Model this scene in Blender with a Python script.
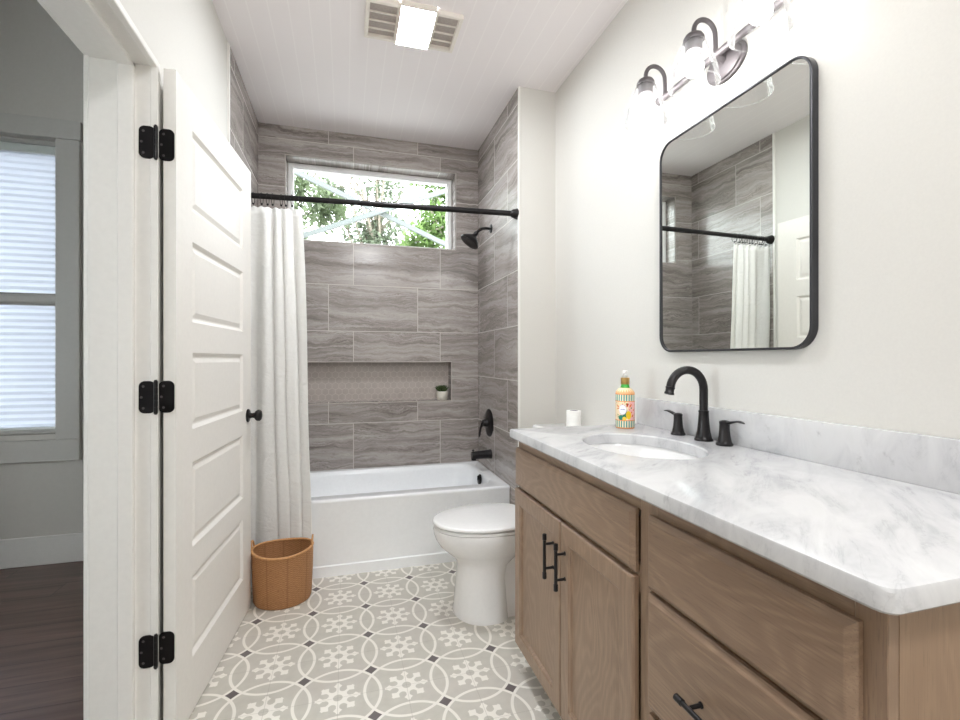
import bpy, bmesh, math, random
from mathutils import Vector, Matrix

for o in list(bpy.data.objects):
    bpy.data.objects.remove(o)
SC = bpy.context.scene
COL = SC.collection
PI = math.pi

# ------------------------------------------------------------------ camera
cam_d = bpy.data.cameras.new('camera')
cam = bpy.data.objects.new('camera', cam_d)
COL.objects.link(cam)
cam.location = (0, 0, 1.19)
cam.rotation_euler = (PI / 2, 0, -math.radians(16.04))
cam_d.sensor_fit = 'HORIZONTAL'
cam_d.sensor_width = 36
cam_d.lens = 468 * 36 / 960
cam_d.shift_y = -1 / 960
cam_d.clip_start = 0.02
SC.camera = cam

# ------------------------------------------------------------------ sky, light levels, exposure
world = bpy.data.worlds.new('world')
SC.world = world
world.use_nodes = True
bg = world.node_tree.nodes['Background']
bg.inputs[0].default_value = (0.93, 0.97, 1.0, 1)
bg.inputs[1].default_value = 4.0
BULB = 18.0
FAN = 56.0
REAR_FILL = 47.0  # strength of the fill lamp added behind the camera
SC.view_settings.view_transform = 'Standard'
SC.view_settings.look = 'None'
SC.view_settings.exposure = 1.52
SC.view_settings.gamma = 1.0
SC.view_settings.use_curve_mapping = False
SC.cycles.max_bounces = 14
SC.cycles.diffuse_bounces = 8
SC.cycles.transparent_max_bounces = 16
SC.cycles.sample_clamp_indirect = 4.0
SC.cycles.caustics_reflective = False
SC.cycles.caustics_refractive = False

# ------------------------------------------------------------------ node helpers
def lin(r, g, b):
    f = lambda c: (c / 255 / 12.92) if c / 255 <= 0.04045 else ((c / 255 + 0.055) / 1.055) ** 2.4
    return (f(r), f(g), f(b), 1)


class S:
    def __init__(s, g, k): s.g, s.k = g, k
    def __add__(s, o): return s.g.m('ADD', s, o)
    def __radd__(s, o): return s.g.m('ADD', o, s)
    def __sub__(s, o): return s.g.m('SUBTRACT', s, o)
    def __rsub__(s, o): return s.g.m('SUBTRACT', o, s)
    def __mul__(s, o): return s.g.m('MULTIPLY', s, o)
    def __rmul__(s, o): return s.g.m('MULTIPLY', o, s)
    def __truediv__(s, o): return s.g.m('DIVIDE', s, o)
    def lt(s, o): return s.g.m('LESS_THAN', s, o)
    def gt(s, o): return s.g.m('GREATER_THAN', s, o)
    def floor(s): return s.g.m('FLOOR', s)
    def fract(s): return s.g.m('FRACT', s)
    def abs(s): return s.g.m('ABSOLUTE', s)
    def max(s, o): return s.g.m('MAXIMUM', s, o)
    def min(s, o): return s.g.m('MINIMUM', s, o)
    def sqrt(s): return s.g.m('SQRT', s)


class G:
    """a material under construction"""
    def __init__(s, name, rough=0.5, metal=0.0, color=None, spec=0.5, coat=0.0):
        s.mat = bpy.data.materials.new(name)
        s.mat.use_nodes = True
        s.nt = s.mat.node_tree
        s.b = s.nt.nodes['Principled BSDF']
        s.b.inputs['Roughness'].default_value = rough
        s.b.inputs['Metallic'].default_value = metal
        s.b.inputs['Specular IOR Level'].default_value = spec
        s.b.inputs['Coat Weight'].default_value = coat
        if color: s.b.inputs['Base Color'].default_value = color
        s._p = None

    def link(s, v, inp):
        if isinstance(v, S): s.nt.links.new(v.k, inp)
        else: inp.default_value = v

    def m(s, op, a, b=None, c=None):
        n = s.nt.nodes.new('ShaderNodeMath'); n.operation = op
        for i, v in enumerate((a, b, c)):
            if v is not None: s.link(v, n.inputs[i])
        return S(s, n.outputs[0])

    def pos(s):
        if s._p is None:
            t = s.nt.nodes.new('ShaderNodeTexCoord')
            x = s.nt.nodes.new('ShaderNodeSeparateXYZ')
            s.nt.links.new(t.outputs['Object'], x.inputs[0])
            s._p = [S(s, x.outputs[i]) for i in range(3)]
        return s._p

    def vec(s, x, y, z):
        n = s.nt.nodes.new('ShaderNodeCombineXYZ')
        for i, v in enumerate((x, y, z)): s.link(v, n.inputs[i])
        return S(s, n.outputs[0])

    def noise(s, v, scale=1.0, detail=3.0, rough=0.5, dist=0.0):
        n = s.nt.nodes.new('ShaderNodeTexNoise')
        s.link(v, n.inputs['Vector'])
        n.inputs['Scale'].default_value = scale
        n.inputs['Detail'].default_value = detail
        n.inputs['Roughness'].default_value = rough
        n.inputs['Distortion'].default_value = dist
        return S(s, n.outputs[0])

    def white(s, v):
        n = s.nt.nodes.new('ShaderNodeTexWhiteNoise'); n.noise_dimensions = '3D'
        s.link(v, n.inputs['Vector'])
        return S(s, n.outputs['Value'])

    def voronoi(s, v, scale=1.0, feature='F1', out=0):
        n = s.nt.nodes.new('ShaderNodeTexVoronoi'); n.feature = feature
        s.link(v, n.inputs['Vector']); n.inputs['Scale'].default_value = scale
        return S(s, n.outputs[out])

    def ramp(s, f, *stops):
        n = s.nt.nodes.new('ShaderNodeValToRGB')
        s.link(f, n.inputs[0])
        e = n.color_ramp.elements
        while len(e) < len(stops): e.new(0.5)
        for q, (p, c) in zip(e, stops):
            q.position = p; q.color = c
        return S(s, n.outputs[0])

    def mix(s, f, a, b):
        n = s.nt.nodes.new('ShaderNodeMix'); n.data_type = 'RGBA'
        s.link(f, n.inputs[0]); s.link(a, n.inputs[6]); s.link(b, n.inputs[7])
        return S(s, n.outputs[2])

    def step(s, x, a, b):
        n = s.nt.nodes.new('ShaderNodeMapRange'); n.interpolation_type = 'SMOOTHSTEP'
        s.link(x, n.inputs[0]); n.inputs[1].default_value = a; n.inputs[2].default_value = b
        return S(s, n.outputs[0])

    def color(s, c): s.link(c, s.b.inputs['Base Color']); return s
    def rough(s, c): s.link(c, s.b.inputs['Roughness']); return s

    def bump(s, h, strength=0.3, dist=0.002):
        n = s.nt.nodes.new('ShaderNodeBump')
        n.inputs['Strength'].default_value = strength
        n.inputs['Distance'].default_value = dist
        s.link(h, n.inputs['Height'])
        s.nt.links.new(n.outputs[0], s.b.inputs['Normal'])
        return s


def plain(name, rgb, rough=0.5, metal=0.0, spec=0.5, var=0.0, bump=0.0, scale=60, coat=0.0):
    g = G(name, rough, metal, lin(*rgb), spec, coat)
    x, y, z = g.pos()
    n = g.noise(g.vec(x, y, z), scale, 3)
    c = lin(*rgb)
    v = max(var, 0.015)
    g.color(g.ramp(n, (0.3, tuple(k * (1 - v) for k in c[:3]) + (1,)), (0.7, tuple(min(1, k * (1 + v)) for k in c[:3]) + (1,))))
    if bump: g.bump(n, bump, 0.001)
    return g.mat


# ------------------------------------------------------------------ materials
M = {}
M['paint_wall'] = plain('paint_wall', (214, 212, 207), 0.75, spec=0.25, bump=0.06, scale=180)
M['paint_bedroom'] = plain('paint_bedroom', (196, 193, 188), 0.8, spec=0.2)
M['casing_paint'] = plain('casing_paint', (188, 186, 182), 0.5)
M['base_paint'] = plain('base_paint', (216, 214, 211), 0.45)
M['trim_paint'] = plain('trim_paint', (234, 232, 228), 0.38)
M['door_paint'] = plain('door_paint', (231, 228, 223), 0.5)
M['black_metal'] = plain('black_metal', (34, 32, 33), 0.36, 0.6)
M['bronze'] = plain('bronze', (44, 42, 43), 0.34, 0.65)
M['light_metal'] = plain('light_metal', (88, 83, 85), 0.5, 0.4)
M['steel'] = plain('steel', (190, 190, 190), 0.3, 1.0)
M['porcelain'] = plain('porcelain', (236, 236, 236), 0.12, coat=0.3)
M['acrylic'] = plain('acrylic', (247, 250, 253), 0.2, coat=0.2)
M['white_plastic'] = plain('white_plastic', (235, 233, 229), 0.4)
M['window_vinyl'] = plain('window_vinyl', (246, 247, 247), 0.35)
M['grey_dark'] = plain('grey_dark', (60, 54, 50), 0.8)
M['fan_grille'] = plain('fan_grille', (232, 226, 218), 0.5)
M['pot'] = plain('pot', (222, 218, 206), 0.5)
M['succulent'] = plain('succulent', (64, 82, 42), 0.5, var=0.3, scale=90)
M['soil'] = plain('soil', (50, 38, 30), 0.9)
M['paper'] = plain('paper', (240, 239, 236), 0.9, spec=0.1)
M['card'] = plain('card', (120, 112, 118), 0.9, spec=0.1)
M['gold'] = plain('gold', (196, 160, 96), 0.3, 0.8)
M['bottle_green'] = plain('bottle_green', (70, 178, 70), 0.25)
M['brace_paint'] = plain('brace_paint', (98, 103, 101), 0.7)
M['bark'] = plain('bark', (140, 130, 118), 0.9, var=0.25)
M['ground'] = plain('ground', (150, 148, 144), 0.95, var=0.3, scale=4)
M['siding'] = plain('siding', (205, 205, 200), 0.8)


def leaf_mat(name, c):
    g = G(name, 0.55)
    x, y, z = g.pos()
    n = g.noise(g.vec(x, y, z), 3.0, 2)
    g.color(g.ramp(n, (0.35, lin(*[k * 0.75 for k in c])), (0.65, lin(*[min(255, k * 1.2) for k in c]))))
    t = g.nt.nodes.new('ShaderNodeBsdfTranslucent')
    t.inputs[0].default_value = lin(*[min(255, k * 1.15) for k in c])
    mx = g.nt.nodes.new('ShaderNodeMixShader'); mx.inputs[0].default_value = 0.45
    out = g.nt.nodes['Material Output']
    g.nt.links.new(g.b.outputs[0], mx.inputs[1]); g.nt.links.new(t.outputs[0], mx.inputs[2])
    g.nt.links.new(mx.outputs[0], out.inputs[0])
    return g.mat
M['leaf_olive'] = leaf_mat('leaf_olive', (106, 118, 90))
M['leaf_grey'] = leaf_mat('leaf_grey', (118, 127, 108))
M['leaf_bright'] = leaf_mat('leaf_bright', (108, 130, 78))


def emit(name, c, strength):
    g = G(name)
    e = g.nt.nodes.new('ShaderNodeEmission')
    e.inputs[0].default_value = c; e.inputs[1].default_value = strength
    g.nt.links.new(e.outputs[0], g.nt.nodes['Material Output'].inputs[0])
    return g.mat
M['bulb'] = emit('bulb', (1.0, 0.985, 0.965, 1), BULB)
M['fan_lens'] = emit('fan_lens', (0.93, 0.965, 1.0, 1), FAN)


def thin_glass(name, tint, refl, cloud, bump=0.0):
    g = G(name)
    nt = g.nt
    tr = nt.nodes.new('ShaderNodeBsdfTransparent'); tr.inputs[0].default_value = tint
    gl = nt.nodes.new('ShaderNodeBsdfGlossy'); gl.inputs['Roughness'].default_value = 0.03
    if cloud:                                            # seeded glass scatters where it is seen edge-on
        g1, tl_ = gl, nt.nodes.new('ShaderNodeBsdfTranslucent'); tl_.inputs[0].default_value = (0.9, 0.9, 0.9, 1)
        gl = nt.nodes.new('ShaderNodeMixShader'); gl.inputs[0].default_value = 0.2
        nt.links.new(g1.outputs[0], gl.inputs[1]); nt.links.new(tl_.outputs[0], gl.inputs[2])
    lw = nt.nodes.new('ShaderNodeLayerWeight'); lw.inputs[0].default_value = refl
    m1 = nt.nodes.new('ShaderNodeMixShader')
    nt.links.new(lw.outputs['Fresnel'], m1.inputs[0])
    nt.links.new(tr.outputs[0], m1.inputs[1]); nt.links.new(gl.outputs[0], m1.inputs[2])
    last = m1
    if cloud:
        x, y, z = g.pos()
        sp = g.voronoi(g.vec(x, y, z), 110)
        spots = g.step(sp, 0.42, 0.18) * cloud + cloud * 0.45
        df = nt.nodes.new('ShaderNodeBsdfTranslucent'); df.inputs[0].default_value = (0.95, 0.95, 0.95, 1)
        m2 = nt.nodes.new('ShaderNodeMixShader')
        g.link(spots, m2.inputs[0])
        nt.links.new(m1.outputs[0], m2.inputs[1]); nt.links.new(df.outputs[0], m2.inputs[2])
        last = m2
    nt.links.new(last.outputs[0], nt.nodes['Material Output'].inputs[0])
    return g.mat
M['pane'] = thin_glass('pane', (0.96, 0.98, 0.98, 1), 0.12, 0)
M['shade_glass'] = thin_glass('shade_glass', (0.972, 0.972, 0.975, 1), 0.16, 0.03)

g = G('mirror_glass', 0.0, 1.0, (0.84, 0.87, 0.83, 1)); M['mirror_glass'] = g.mat


def tile_mat(name, axis, off_even, off_odd, L=0.62, P=0.3235, z0=0.415):
    g = G(name, 0.28, spec=0.5)
    p = g.pos()
    h, z = p[axis], p[2]
    r = (z - z0) / P
    row = r.floor()
    par = (row * 0.5).fract() * 2.0
    c = (h - off_even - par * (off_odd - off_even)) / L
    col = c.floor()
    fr, fc = r.fract(), c.fract()
    w1 = g.white(g.vec(row, col, 1.3)); w2 = g.white(g.vec(row, col, 7.7)); w3 = g.white(g.vec(row, col, 3.1))
    hv = h * 1.7 + w1 * 40.0
    zz = z + (g.noise(g.vec(hv, z * 3.0 + w2 * 30.0, w3 * 9.0), 2.2, 5, 0.6) - 0.5) * 0.13
    n1 = g.noise(g.vec(hv * 0.6, zz * 26.0 + w2 * 50.0, w3 * 5.0), 1.0, 9, 0.72)
    n2 = g.noise(g.vec(hv * 2.6, zz * 100.0 + w2 * 70.0, w1 * 8.0), 1.0, 5, 0.68)
    n3 = g.noise(g.vec(hv * 0.7, zz * 9.0 + w1 * 20.0, w2 * 8.0), 1.0, 3, 0.55)
    n4 = g.noise(g.vec(hv * 26.0, zz * 230.0, w1 * 8.0), 1.0, 3, 0.6)
    base = g.ramp(n1, (0.30, lin(106, 99, 96)), (0.42, lin(144, 137, 133)), (0.52, lin(169, 162, 158)), (0.68, lin(190, 184, 180)))
    vein = g.step((n2 - 0.5).abs(), 0.06, 0.0) * g.step(n3, 0.46, 0.58)
    cc = g.mix(vein * 0.6, base, lin(106, 96, 92))
    cc = g.mix(g.step(n2, 0.54, 0.72) * 0.35, cc, lin(210, 204, 199))
    cc = g.mix(g.step(n2, 0.46, 0.30) * 0.30, cc, lin(120, 110, 106))
    cc = g.mix(g.step(n4, 0.45, 0.32) * 0.30, cc, lin(122, 112, 108))
    cc = g.mix(w3 * 0.12, cc, lin(150, 141, 136))
    gw = 0.0022
    grout = (fr.lt(gw / P)).max(fr.gt(1 - gw / P)).max(fc.lt(gw / L)).max(fc.gt(1 - gw / L))
    g.color(g.mix(grout, cc, lin(200, 194, 188)))
    g.rough(grout * 0.5 + 0.2)
    hgt = n1 * 0.12 - grout * 1.0
    g.bump(hgt, 0.25, 0.0015)
    return g.mat
M['tile_back'] = tile_mat('tile_back', 0, 0.054, -0.113)
M['tile_end'] = tile_mat('tile_end', 1, 3.005, 2.74)
M['tile_left'] = tile_mat('tile_left', 1, 2.93, 2.71)


def hex_mat():
    g = G('hex_mosaic', 0.35)
    x, y, z = g.pos()
    k = 0.046
    # hexagon distance on two offset lattices
    def cell(px, py):
        a = px.abs(); b = py.abs()
        return a.max(a * 0.5 + b * 0.8660254)
    u = x / k; v = z / k
    s3 = 1.7320508
    ax = u.fract() - 0.5; ay = ((v / s3).fract() - 0.5) * s3
    bx = (u + 0.5).fract() - 0.5; by = ((v / s3 + 0.5).fract() - 0.5) * s3
    d = cell(ax, ay).min(cell(bx, by))
    line = g.step(d, 0.455, 0.475)
    n = g.noise(g.vec(x, y, z), 14, 2)
    base = g.ramp(n, (0.3, lin(172, 163, 157)), (0.7, lin(181, 172, 166)))
    g.color(g.mix(line, base, lin(197, 189, 183)))
    g.bump(line * -1.0, 0.2, 0.001)
    return g.mat
M['hex'] = hex_mat()


def floor_mat():
    g = G('patterned_tile', 0.42)
    x, y, z = g.pos()
    s = 0.2402
    u = ((x + 0.386) / s).fract(); v = ((y - 1.597) / s).fract()
    # metres from the cell centre
    a = (u - 0.5) * s; b = (v - 0.5) * s
    n = g.noise(g.vec(x, y, z), 26, 3)
    tint = g.noise(g.vec(x, y, z), 2.6, 1)
    base = g.ramp(n, (0.25, lin(186, 182, 172)), (0.75, lin(197, 193, 183)))
    base = g.mix(g.step(tint, 0.45, 0.62) * 0.35, base, lin(194, 186, 180))
    R = 0.1485
    white = lin(232, 228, 220)
    msk = near = None
    for ox in (-1, 0, 1):
        for oy in (-1, 0, 1):
            da = a - ox * s; db = b - oy * s
            r = (da * da + db * db).sqrt()
            q = g.step((r - R).abs(), 0.0060, 0.0048)
            msk = q if msk is None else msk.max(q)
            near = r if near is None else near.min(r)
    # snowflake of eight arms with round notches
    r = (a * a + b * b).sqrt()
    ang = g.m('ARCTAN2', b, a)
    seg = PI / 4
    fold = ((ang / seg + 0.5).fract() - 0.5) * seg
    uu = r * g.m('COSINE', fold); vv = (r * g.m('SINE', fold)).abs()
    card = (((ang / seg + 0.5).floor() * 0.5).fract()) * 2.0      # 1 on the diagonal arms
    ring = g.step(r, 0.0155, 0.017) * g.step(r, 0.042, 0.0405)
    arm = g.step(vv, 0.0062, 0.0050) * g.step(uu, 0.016, 0.018) * g.step(uu, 0.078, 0.0765)
    tip = g.step((uu - 0.0615).abs() * 0.95 + vv * (1.05 - card * 0.2), 0.0165, 0.0150)
    na = ang / seg
    f2 = (na.fract() - 0.5) * seg
    nu = r * g.m('COSINE', f2) - 0.0475; nv = r * g.m('SINE', f2)
    notch = g.step((nu * nu + nv * nv).sqrt(), 0.0138, 0.0126)
    body = g.step(r, 0.0155, 0.017) * g.step(r, 0.047, 0.0455)
    fl = (ring.max(body) * (1.0 - notch)).max(arm).max(tip)
    msk = msk.max(fl)
    c = g.mix(msk, base, white)
    # dark diamonds left between four rings
    c = g.mix(g.step(near, R + 0.0048, R + 0.0058), c, lin(98, 90, 90))
    # joints through the cell centres
    jt = (a.abs().lt(0.0009)).max(b.abs().lt(0.0009))
    c = g.mix(jt * 0.45, c, lin(150, 144, 136))
    g.color(c)
    g.rough(n * 0.2 + 0.3)
    return g.mat
M['floor_tile'] = floor_mat()


def wood_mat(name, along, across, c0, c1, c2, rough=0.38):
    g = G(name, rough)
    p = g.pos()
    al, ac, th = p[along], p[across], p[3 - along - across]
    v = g.vec(al * 1.5, ac * 5.0 + th * 2.0, th * 3.0)
    n = g.noise(v, 1.0, 2, 0.4, 0.2)
    rings = (n * 24.0).fract()
    rings = g.step((rings - 0.5).abs(), 0.5, 0.12)
    fine = g.noise(g.vec(al * 5.0, ac * 260.0, th * 260.0), 1.0, 3, 0.6)
    pore = g.noise(g.vec(al * 22.0, ac * 420.0, th * 420.0), 1.0, 2, 0.6)
    c = g.mix(rings * 0.34, lin(*c0), lin(*c1))
    c = g.mix(g.step(fine, 0.42, 0.64) * 0.6, c, lin(*c2))
    c = g.mix(g.step(pore, 0.56, 0.68) * 0.25, c, lin(*[k * 0.7 for k in c1]))
    g.color(c)
    g.bump(fine + pore, 0.12, 0.0006)
    return g.mat
OAK = ((148, 124, 103), (104, 82, 66), (130, 106, 88))
M['oak_across'] = wood_mat('oak_across', 1, 2, *OAK)
M['oak_up'] = wood_mat('oak_up', 2, 1, *OAK)
M['oak_end'] = wood_mat('oak_end', 2, 0, (150, 124, 100), (126, 101, 82), (138, 113, 92))
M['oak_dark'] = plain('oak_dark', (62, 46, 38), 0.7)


def plank_mat():
    g = G('dark_planks', 0.35)
    x, y, z = g.pos()
    r = y / 0.15; row = r.floor()
    w = g.white(g.vec(row, 3.0, 1.0))
    c0 = (x + w * 1.3) / 1.2
    w2 = g.white(g.vec(row, c0.floor(), 2.0))
    n = g.noise(g.vec(x * 1.5 + w2 * 30.0, y * 26.0, 0.0), 1.0, 5, 0.6, 0.4)
    c = g.ramp(n, (0.3, lin(74, 56, 50)), (0.7, lin(122, 100, 92)))
    c = g.mix(w2 * 0.4, c, lin(88, 70, 64))
    gap = (r.fract().lt(0.018)).max(c0.fract().lt(0.002))
    g.color(g.mix(gap, c, lin(40, 30, 28)))
    return g.mat
M['planks'] = plank_mat()


def marble_mat():
    g = G('marble', 0.2, spec=0.5)
    x, y, z = g.pos()
    d = (x * 0.75 + y * 0.66); e = (y * 0.75 - x * 0.66)
    v = g.vec(d * 2.2, e * 7.0, z * 3.0)
    n = g.noise(v, 1.6, 6, 0.62, 0.8)
    n2 = g.noise(g.vec(d * 4.0, e * 15.0, z * 8.0), 1.5, 5, 0.65, 1.2)
    c = g.ramp(n, (0.3, lin(176, 177, 180)), (0.45, lin(197, 197, 199)), (0.6, lin(207, 207, 208)), (0.8, lin(202, 202, 202)))
    vein = g.step((n2 - 0.5).abs(), 0.03, 0.0) * g.step(n, 0.52, 0.38)
    c = g.mix(vein * 0.42, c, lin(168, 168, 172))
    blot = g.step(g.noise(g.vec(d * 7.0, e * 34.0, z * 20.0), 1.0, 4, 0.6), 0.62, 0.76)
    c = g.mix(blot * 0.5, c, lin(148, 147, 150))
    g.color(c)
    return g.mat
M['marble'] = marble_mat()


def bead_mat():
    g = G('beadboard', 0.55, spec=0.3)
    x, y, z = g.pos()
    f = ((x + 0.423) / 0.0889 + 0.5).fract() - 0.5
    gr = g.step(f.abs() * 0.0889, 0.004, 0.0012)
    g.color(g.mix(gr * 0.4, lin(238, 233, 234), lin(250, 247, 246)))
    return g.mat
M['bead'] = bead_mat()


def wicker_mat():
    g = G('wicker', 0.6)
    x, y, z = g.pos()
    ang = g.m('ARCTAN2', y, x)
    rows = z / 0.0052
    ri = rows.floor()
    st = ang * 34.0 + (ri * 0.5).fract() * 2.0 * PI
    wv = g.m('SINE', st)
    rr = g.m('SINE', rows * 2.0 * PI)
    n = g.noise(g.vec(x * 1.0, y * 1.0, z * 2.5), 95, 4, 0.7)
    stave = g.step(g.m('SINE', ang * 8.5), 0.93, 1.0)
    h = wv * 0.5 * (rr * 0.5 + 0.5) + rr * 0.5 + (n - 0.5) * 1.2
    c = g.ramp(h * 0.5 + 0.5, (0.0, lin(122, 76, 42)), (0.45, lin(184, 130, 82)), (0.95, lin(214, 164, 112)))
    c = g.mix(stave * 0.4, c, lin(140, 92, 54))
    g.color(g.mix(g.step(n, 0.48, 0.66) * 0.6, c, lin(136, 86, 48)))
    g.bump(h, 0.7, 0.004)
    return g.mat
M['wicker'] = wicker_mat()
M['rattan'] = plain('rattan', (196, 146, 96), 0.5, var=0.15, scale=120)


def curtain_mat():
    g = G('curtain_cotton', 0.9, spec=0.1)
    x, y, z = g.pos()
    n = g.noise(g.vec(x * 60.0, y * 60.0, z * 60.0), 1.0, 4, 0.7)
    cr = g.noise(g.vec(x * 9.0, y * 4.0, z * 14.0), 1.0, 4, 0.6, 1.0)
    g.color(g.ramp(n, (0.3, lin(246, 246, 245)), (0.7, lin(252, 252, 251))))
    g.bump(n * 0.2 + cr, 0.75, 0.014)
    t = g.nt.nodes.new('ShaderNodeBsdfTranslucent'); t.inputs[0].default_value = lin(240, 239, 236)
    mx = g.nt.nodes.new('ShaderNodeMixShader'); mx.inputs[0].default_value = 0.3
    g.nt.links.new(g.b.outputs[0], mx.inputs[1]); g.nt.links.new(t.outputs[0], mx.inputs[2])
    g.nt.links.new(mx.outputs[0], g.nt.nodes['Material Output'].inputs[0])
    return g.mat
M['curtain'] = curtain_mat()


def blind_mat():
    g = G('cell_shade', 0.9, spec=0.05, color=lin(214, 218, 226))
    t = g.nt.nodes.new('ShaderNodeBsdfTranslucent'); t.inputs[0].default_value = lin(188, 190, 196)
    mx = g.nt.nodes.new('ShaderNodeMixShader'); mx.inputs[0].default_value = 0.68
    g.nt.links.new(g.b.outputs[0], mx.inputs[1]); g.nt.links.new(t.outputs[0], mx.inputs[2])
    g.nt.links.new(mx.outputs[0], g.nt.nodes['Material Output'].inputs[0])
    return g.mat
M['blind'] = blind_mat()


def bottle_mat():
    """printed soap bottle: local z from the counter, angle round the bottle (0 faces the sink user)"""
    g = G('bottle_print', 0.25)
    x, y, z = g.pos()
    ang = g.m('ARCTAN2', x * -1.0 + 0.0, y * -1.0) / PI       # 0 on the side towards -y, + towards -x
    w = ang * 0.125 - 0.014                                           # metres along the skin
    def ell(cx, cz, rx, rz):
        p = (w - cx) / rx; q = (z - cz) / rz
        return (p * p + q * q).lt(1.0)
    n = g.noise(g.vec(w * 60.0, z * 60.0, 0.0), 1.0, 2)
    vor = g.voronoi(g.vec(w, z, 0.0), 95, out=1)
    c = g.mix(0.0, lin(247, 226, 190), lin(247, 226, 190))
    c = g.mix(w.lt(-0.004) * z.gt(0.03), c, lin(246, 186, 180))           # pink panel on the right
    dots = g.step(g.voronoi(g.vec(w, z, 0.0), 110), 0.42, 0.36)
    c = g.mix(dots * n.gt(0.5), c, lin(226, 120, 60))
    c = g.mix(dots * n.lt(0.43), c, lin(90, 150, 80))
    # leaves and lemons
    c = g.mix(ell(0.002, 0.052, 0.018, 0.012), c, lin(40, 120, 84))
    c = g.mix(ell(0.026, 0.040, 0.012, 0.010), c, lin(36, 130, 110))
    c = g.mix(ell(-0.006, 0.050, 0.0115, 0.0155), c, lin(247, 206, 40))
    c = g.mix(ell(0.012, 0.036, 0.008, 0.008), c, lin(245, 210, 70))
    c = g.mix(ell(0.000, 0.088, 0.004, 0.007), c, lin(200, 60, 44))
    # oval white name plate
    c = g.mix(ell(0.019, 0.070, 0.0165, 0.019), c, lin(205, 190, 215))
    c = g.mix(ell(0.019, 0.070, 0.015, 0.0172), c, lin(250, 248, 250))
    mark = ((z - 0.0705).abs().lt(0.0016)) * ((w - 0.019).abs().lt(0.0095)) * (g.m('SINE', w * 4200.0).gt(-0.4))
    c = g.mix(mark, c, lin(92, 96, 170))
    # striped bands
    stripe = g.m('SINE', w * 2 * PI / 0.0105)
    sc = g.mix(stripe.gt(0.0), lin(238, 226, 190), lin(96, 168, 186))
    sc = g.mix(stripe.gt(0.82), sc, lin(60, 140, 90))
    band = ((z - 0.114).abs().lt(0.0125)).max((z - 0.0165).abs().lt(0.0125))
    c = g.mix(band, c, sc)
    edge = ((z - 0.127).abs().lt(0.0017)).max((z - 0.1005).abs().lt(0.0014)).max((z - 0.030).abs().lt(0.0014)).max(z.lt(0.004))
    c = g.mix(edge, c, lin(235, 150, 90))
    # scalloped orange shoulder
    scal = g.m('SINE', w * 2 * PI / 0.012) * 0.5 + 0.5
    sh = g.mix(g.step(scal * 0.010 + 0.134 - z, -0.002, 0.002), lin(250, 228, 184), lin(243, 184, 128))
    c = g.mix(z.gt(0.1285), c, sh)
    g.color(c)
    return g.mat
M['bottle'] = bottle_mat()

# ------------------------------------------------------------------ mesh helpers
def wm(o):
    m = Matrix.Identity(4)
    while o is not None:
        m = o.matrix_basis @ m
        o = o.parent
    return m


def obj(name, bm, mat, parent=None, smooth=35, loc=None):
    """link a bmesh given in world coordinates as ONE mesh object"""
    bmesh.ops.recalc_face_normals(bm, faces=bm.faces[:])
    me = bpy.data.meshes.new(name)
    if parent is not None:
        bm.transform(wm(parent).inverted())
    elif loc is not None:
        bm.transform(Matrix.Translation(Vector(loc)).inverted())
    bm.to_mesh(me); bm.free()
    o = bpy.data.objects.new(name, me)
    COL.objects.link(o)
    if parent is not None: o.parent = parent
    elif loc is not None: o.location = loc
    for m in (mat if isinstance(mat, (list, tuple)) else [mat]): me.materials.append(m)
    if smooth:
        for p in me.polygons: p.use_smooth = True
        try: me.set_sharp_from_angle(angle=math.radians(smooth))
        except Exception: pass
    return o


def tag(o, label, cat=None, group=None, kind=None):
    o['label'] = label
    if cat: o['category'] = cat
    if group: o['group'] = group
    if kind: o['kind'] = kind
    return o


def thing(name, loc, label, cat, group=None, kind=None):
    o = bpy.data.objects.new(name, None)
    COL.objects.link(o)
    o.location = loc
    o.empty_display_size = 0.05
    return tag(o, label, cat, group, kind)


def B(): return bmesh.new()


def box(bm, lo, hi, bev=0.0, seg=2):
    x0, y0, z0 = lo; x1, y1, z1 = hi
    v = [bm.verts.new(p) for p in ((x0, y0, z0), (x1, y0, z0), (x1, y1, z0), (x0, y1, z0), (x0, y0, z1), (x1, y0, z1), (x1, y1, z1), (x0, y1, z1))]
    fs = [bm.faces.new([v[i] for i in q]) for q in ((3, 2, 1, 0), (4, 5, 6, 7), (0, 1, 5, 4), (1, 2, 6, 5), (2, 3, 7, 6), (3, 0, 4, 7))]
    if bev:
        es = list({e for f in fs for e in f.edges})
        bmesh.ops.bevel(bm, geom=es, offset=bev, segments=seg, affect='EDGES', profile=0.5)
    return bm


def frame_of(d):
    d = Vector(d).normalized()
    a = Vector((0, 0, 1)) if abs(d.z) < 0.9 else Vector((1, 0, 0))
    u = d.cross(a).normalized()
    return u, d.cross(u).normalized()


def rings_mesh(bm, rings, cap0=True, cap1=True, closed=True):
    vs = [[bm.verts.new(p) for p in r] for r in rings]
    n = len(vs[0])
    for a, b in zip(vs, vs[1:]):
        for i in range(n if closed else n - 1):
            j = (i + 1) % n
            try: bm.faces.new((a[i], a[j], b[j], b[i]))
            except ValueError: pass
    if cap0: bm.faces.new(vs[0][::-1])
    if cap1: bm.faces.new(vs[-1])
    return vs


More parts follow.
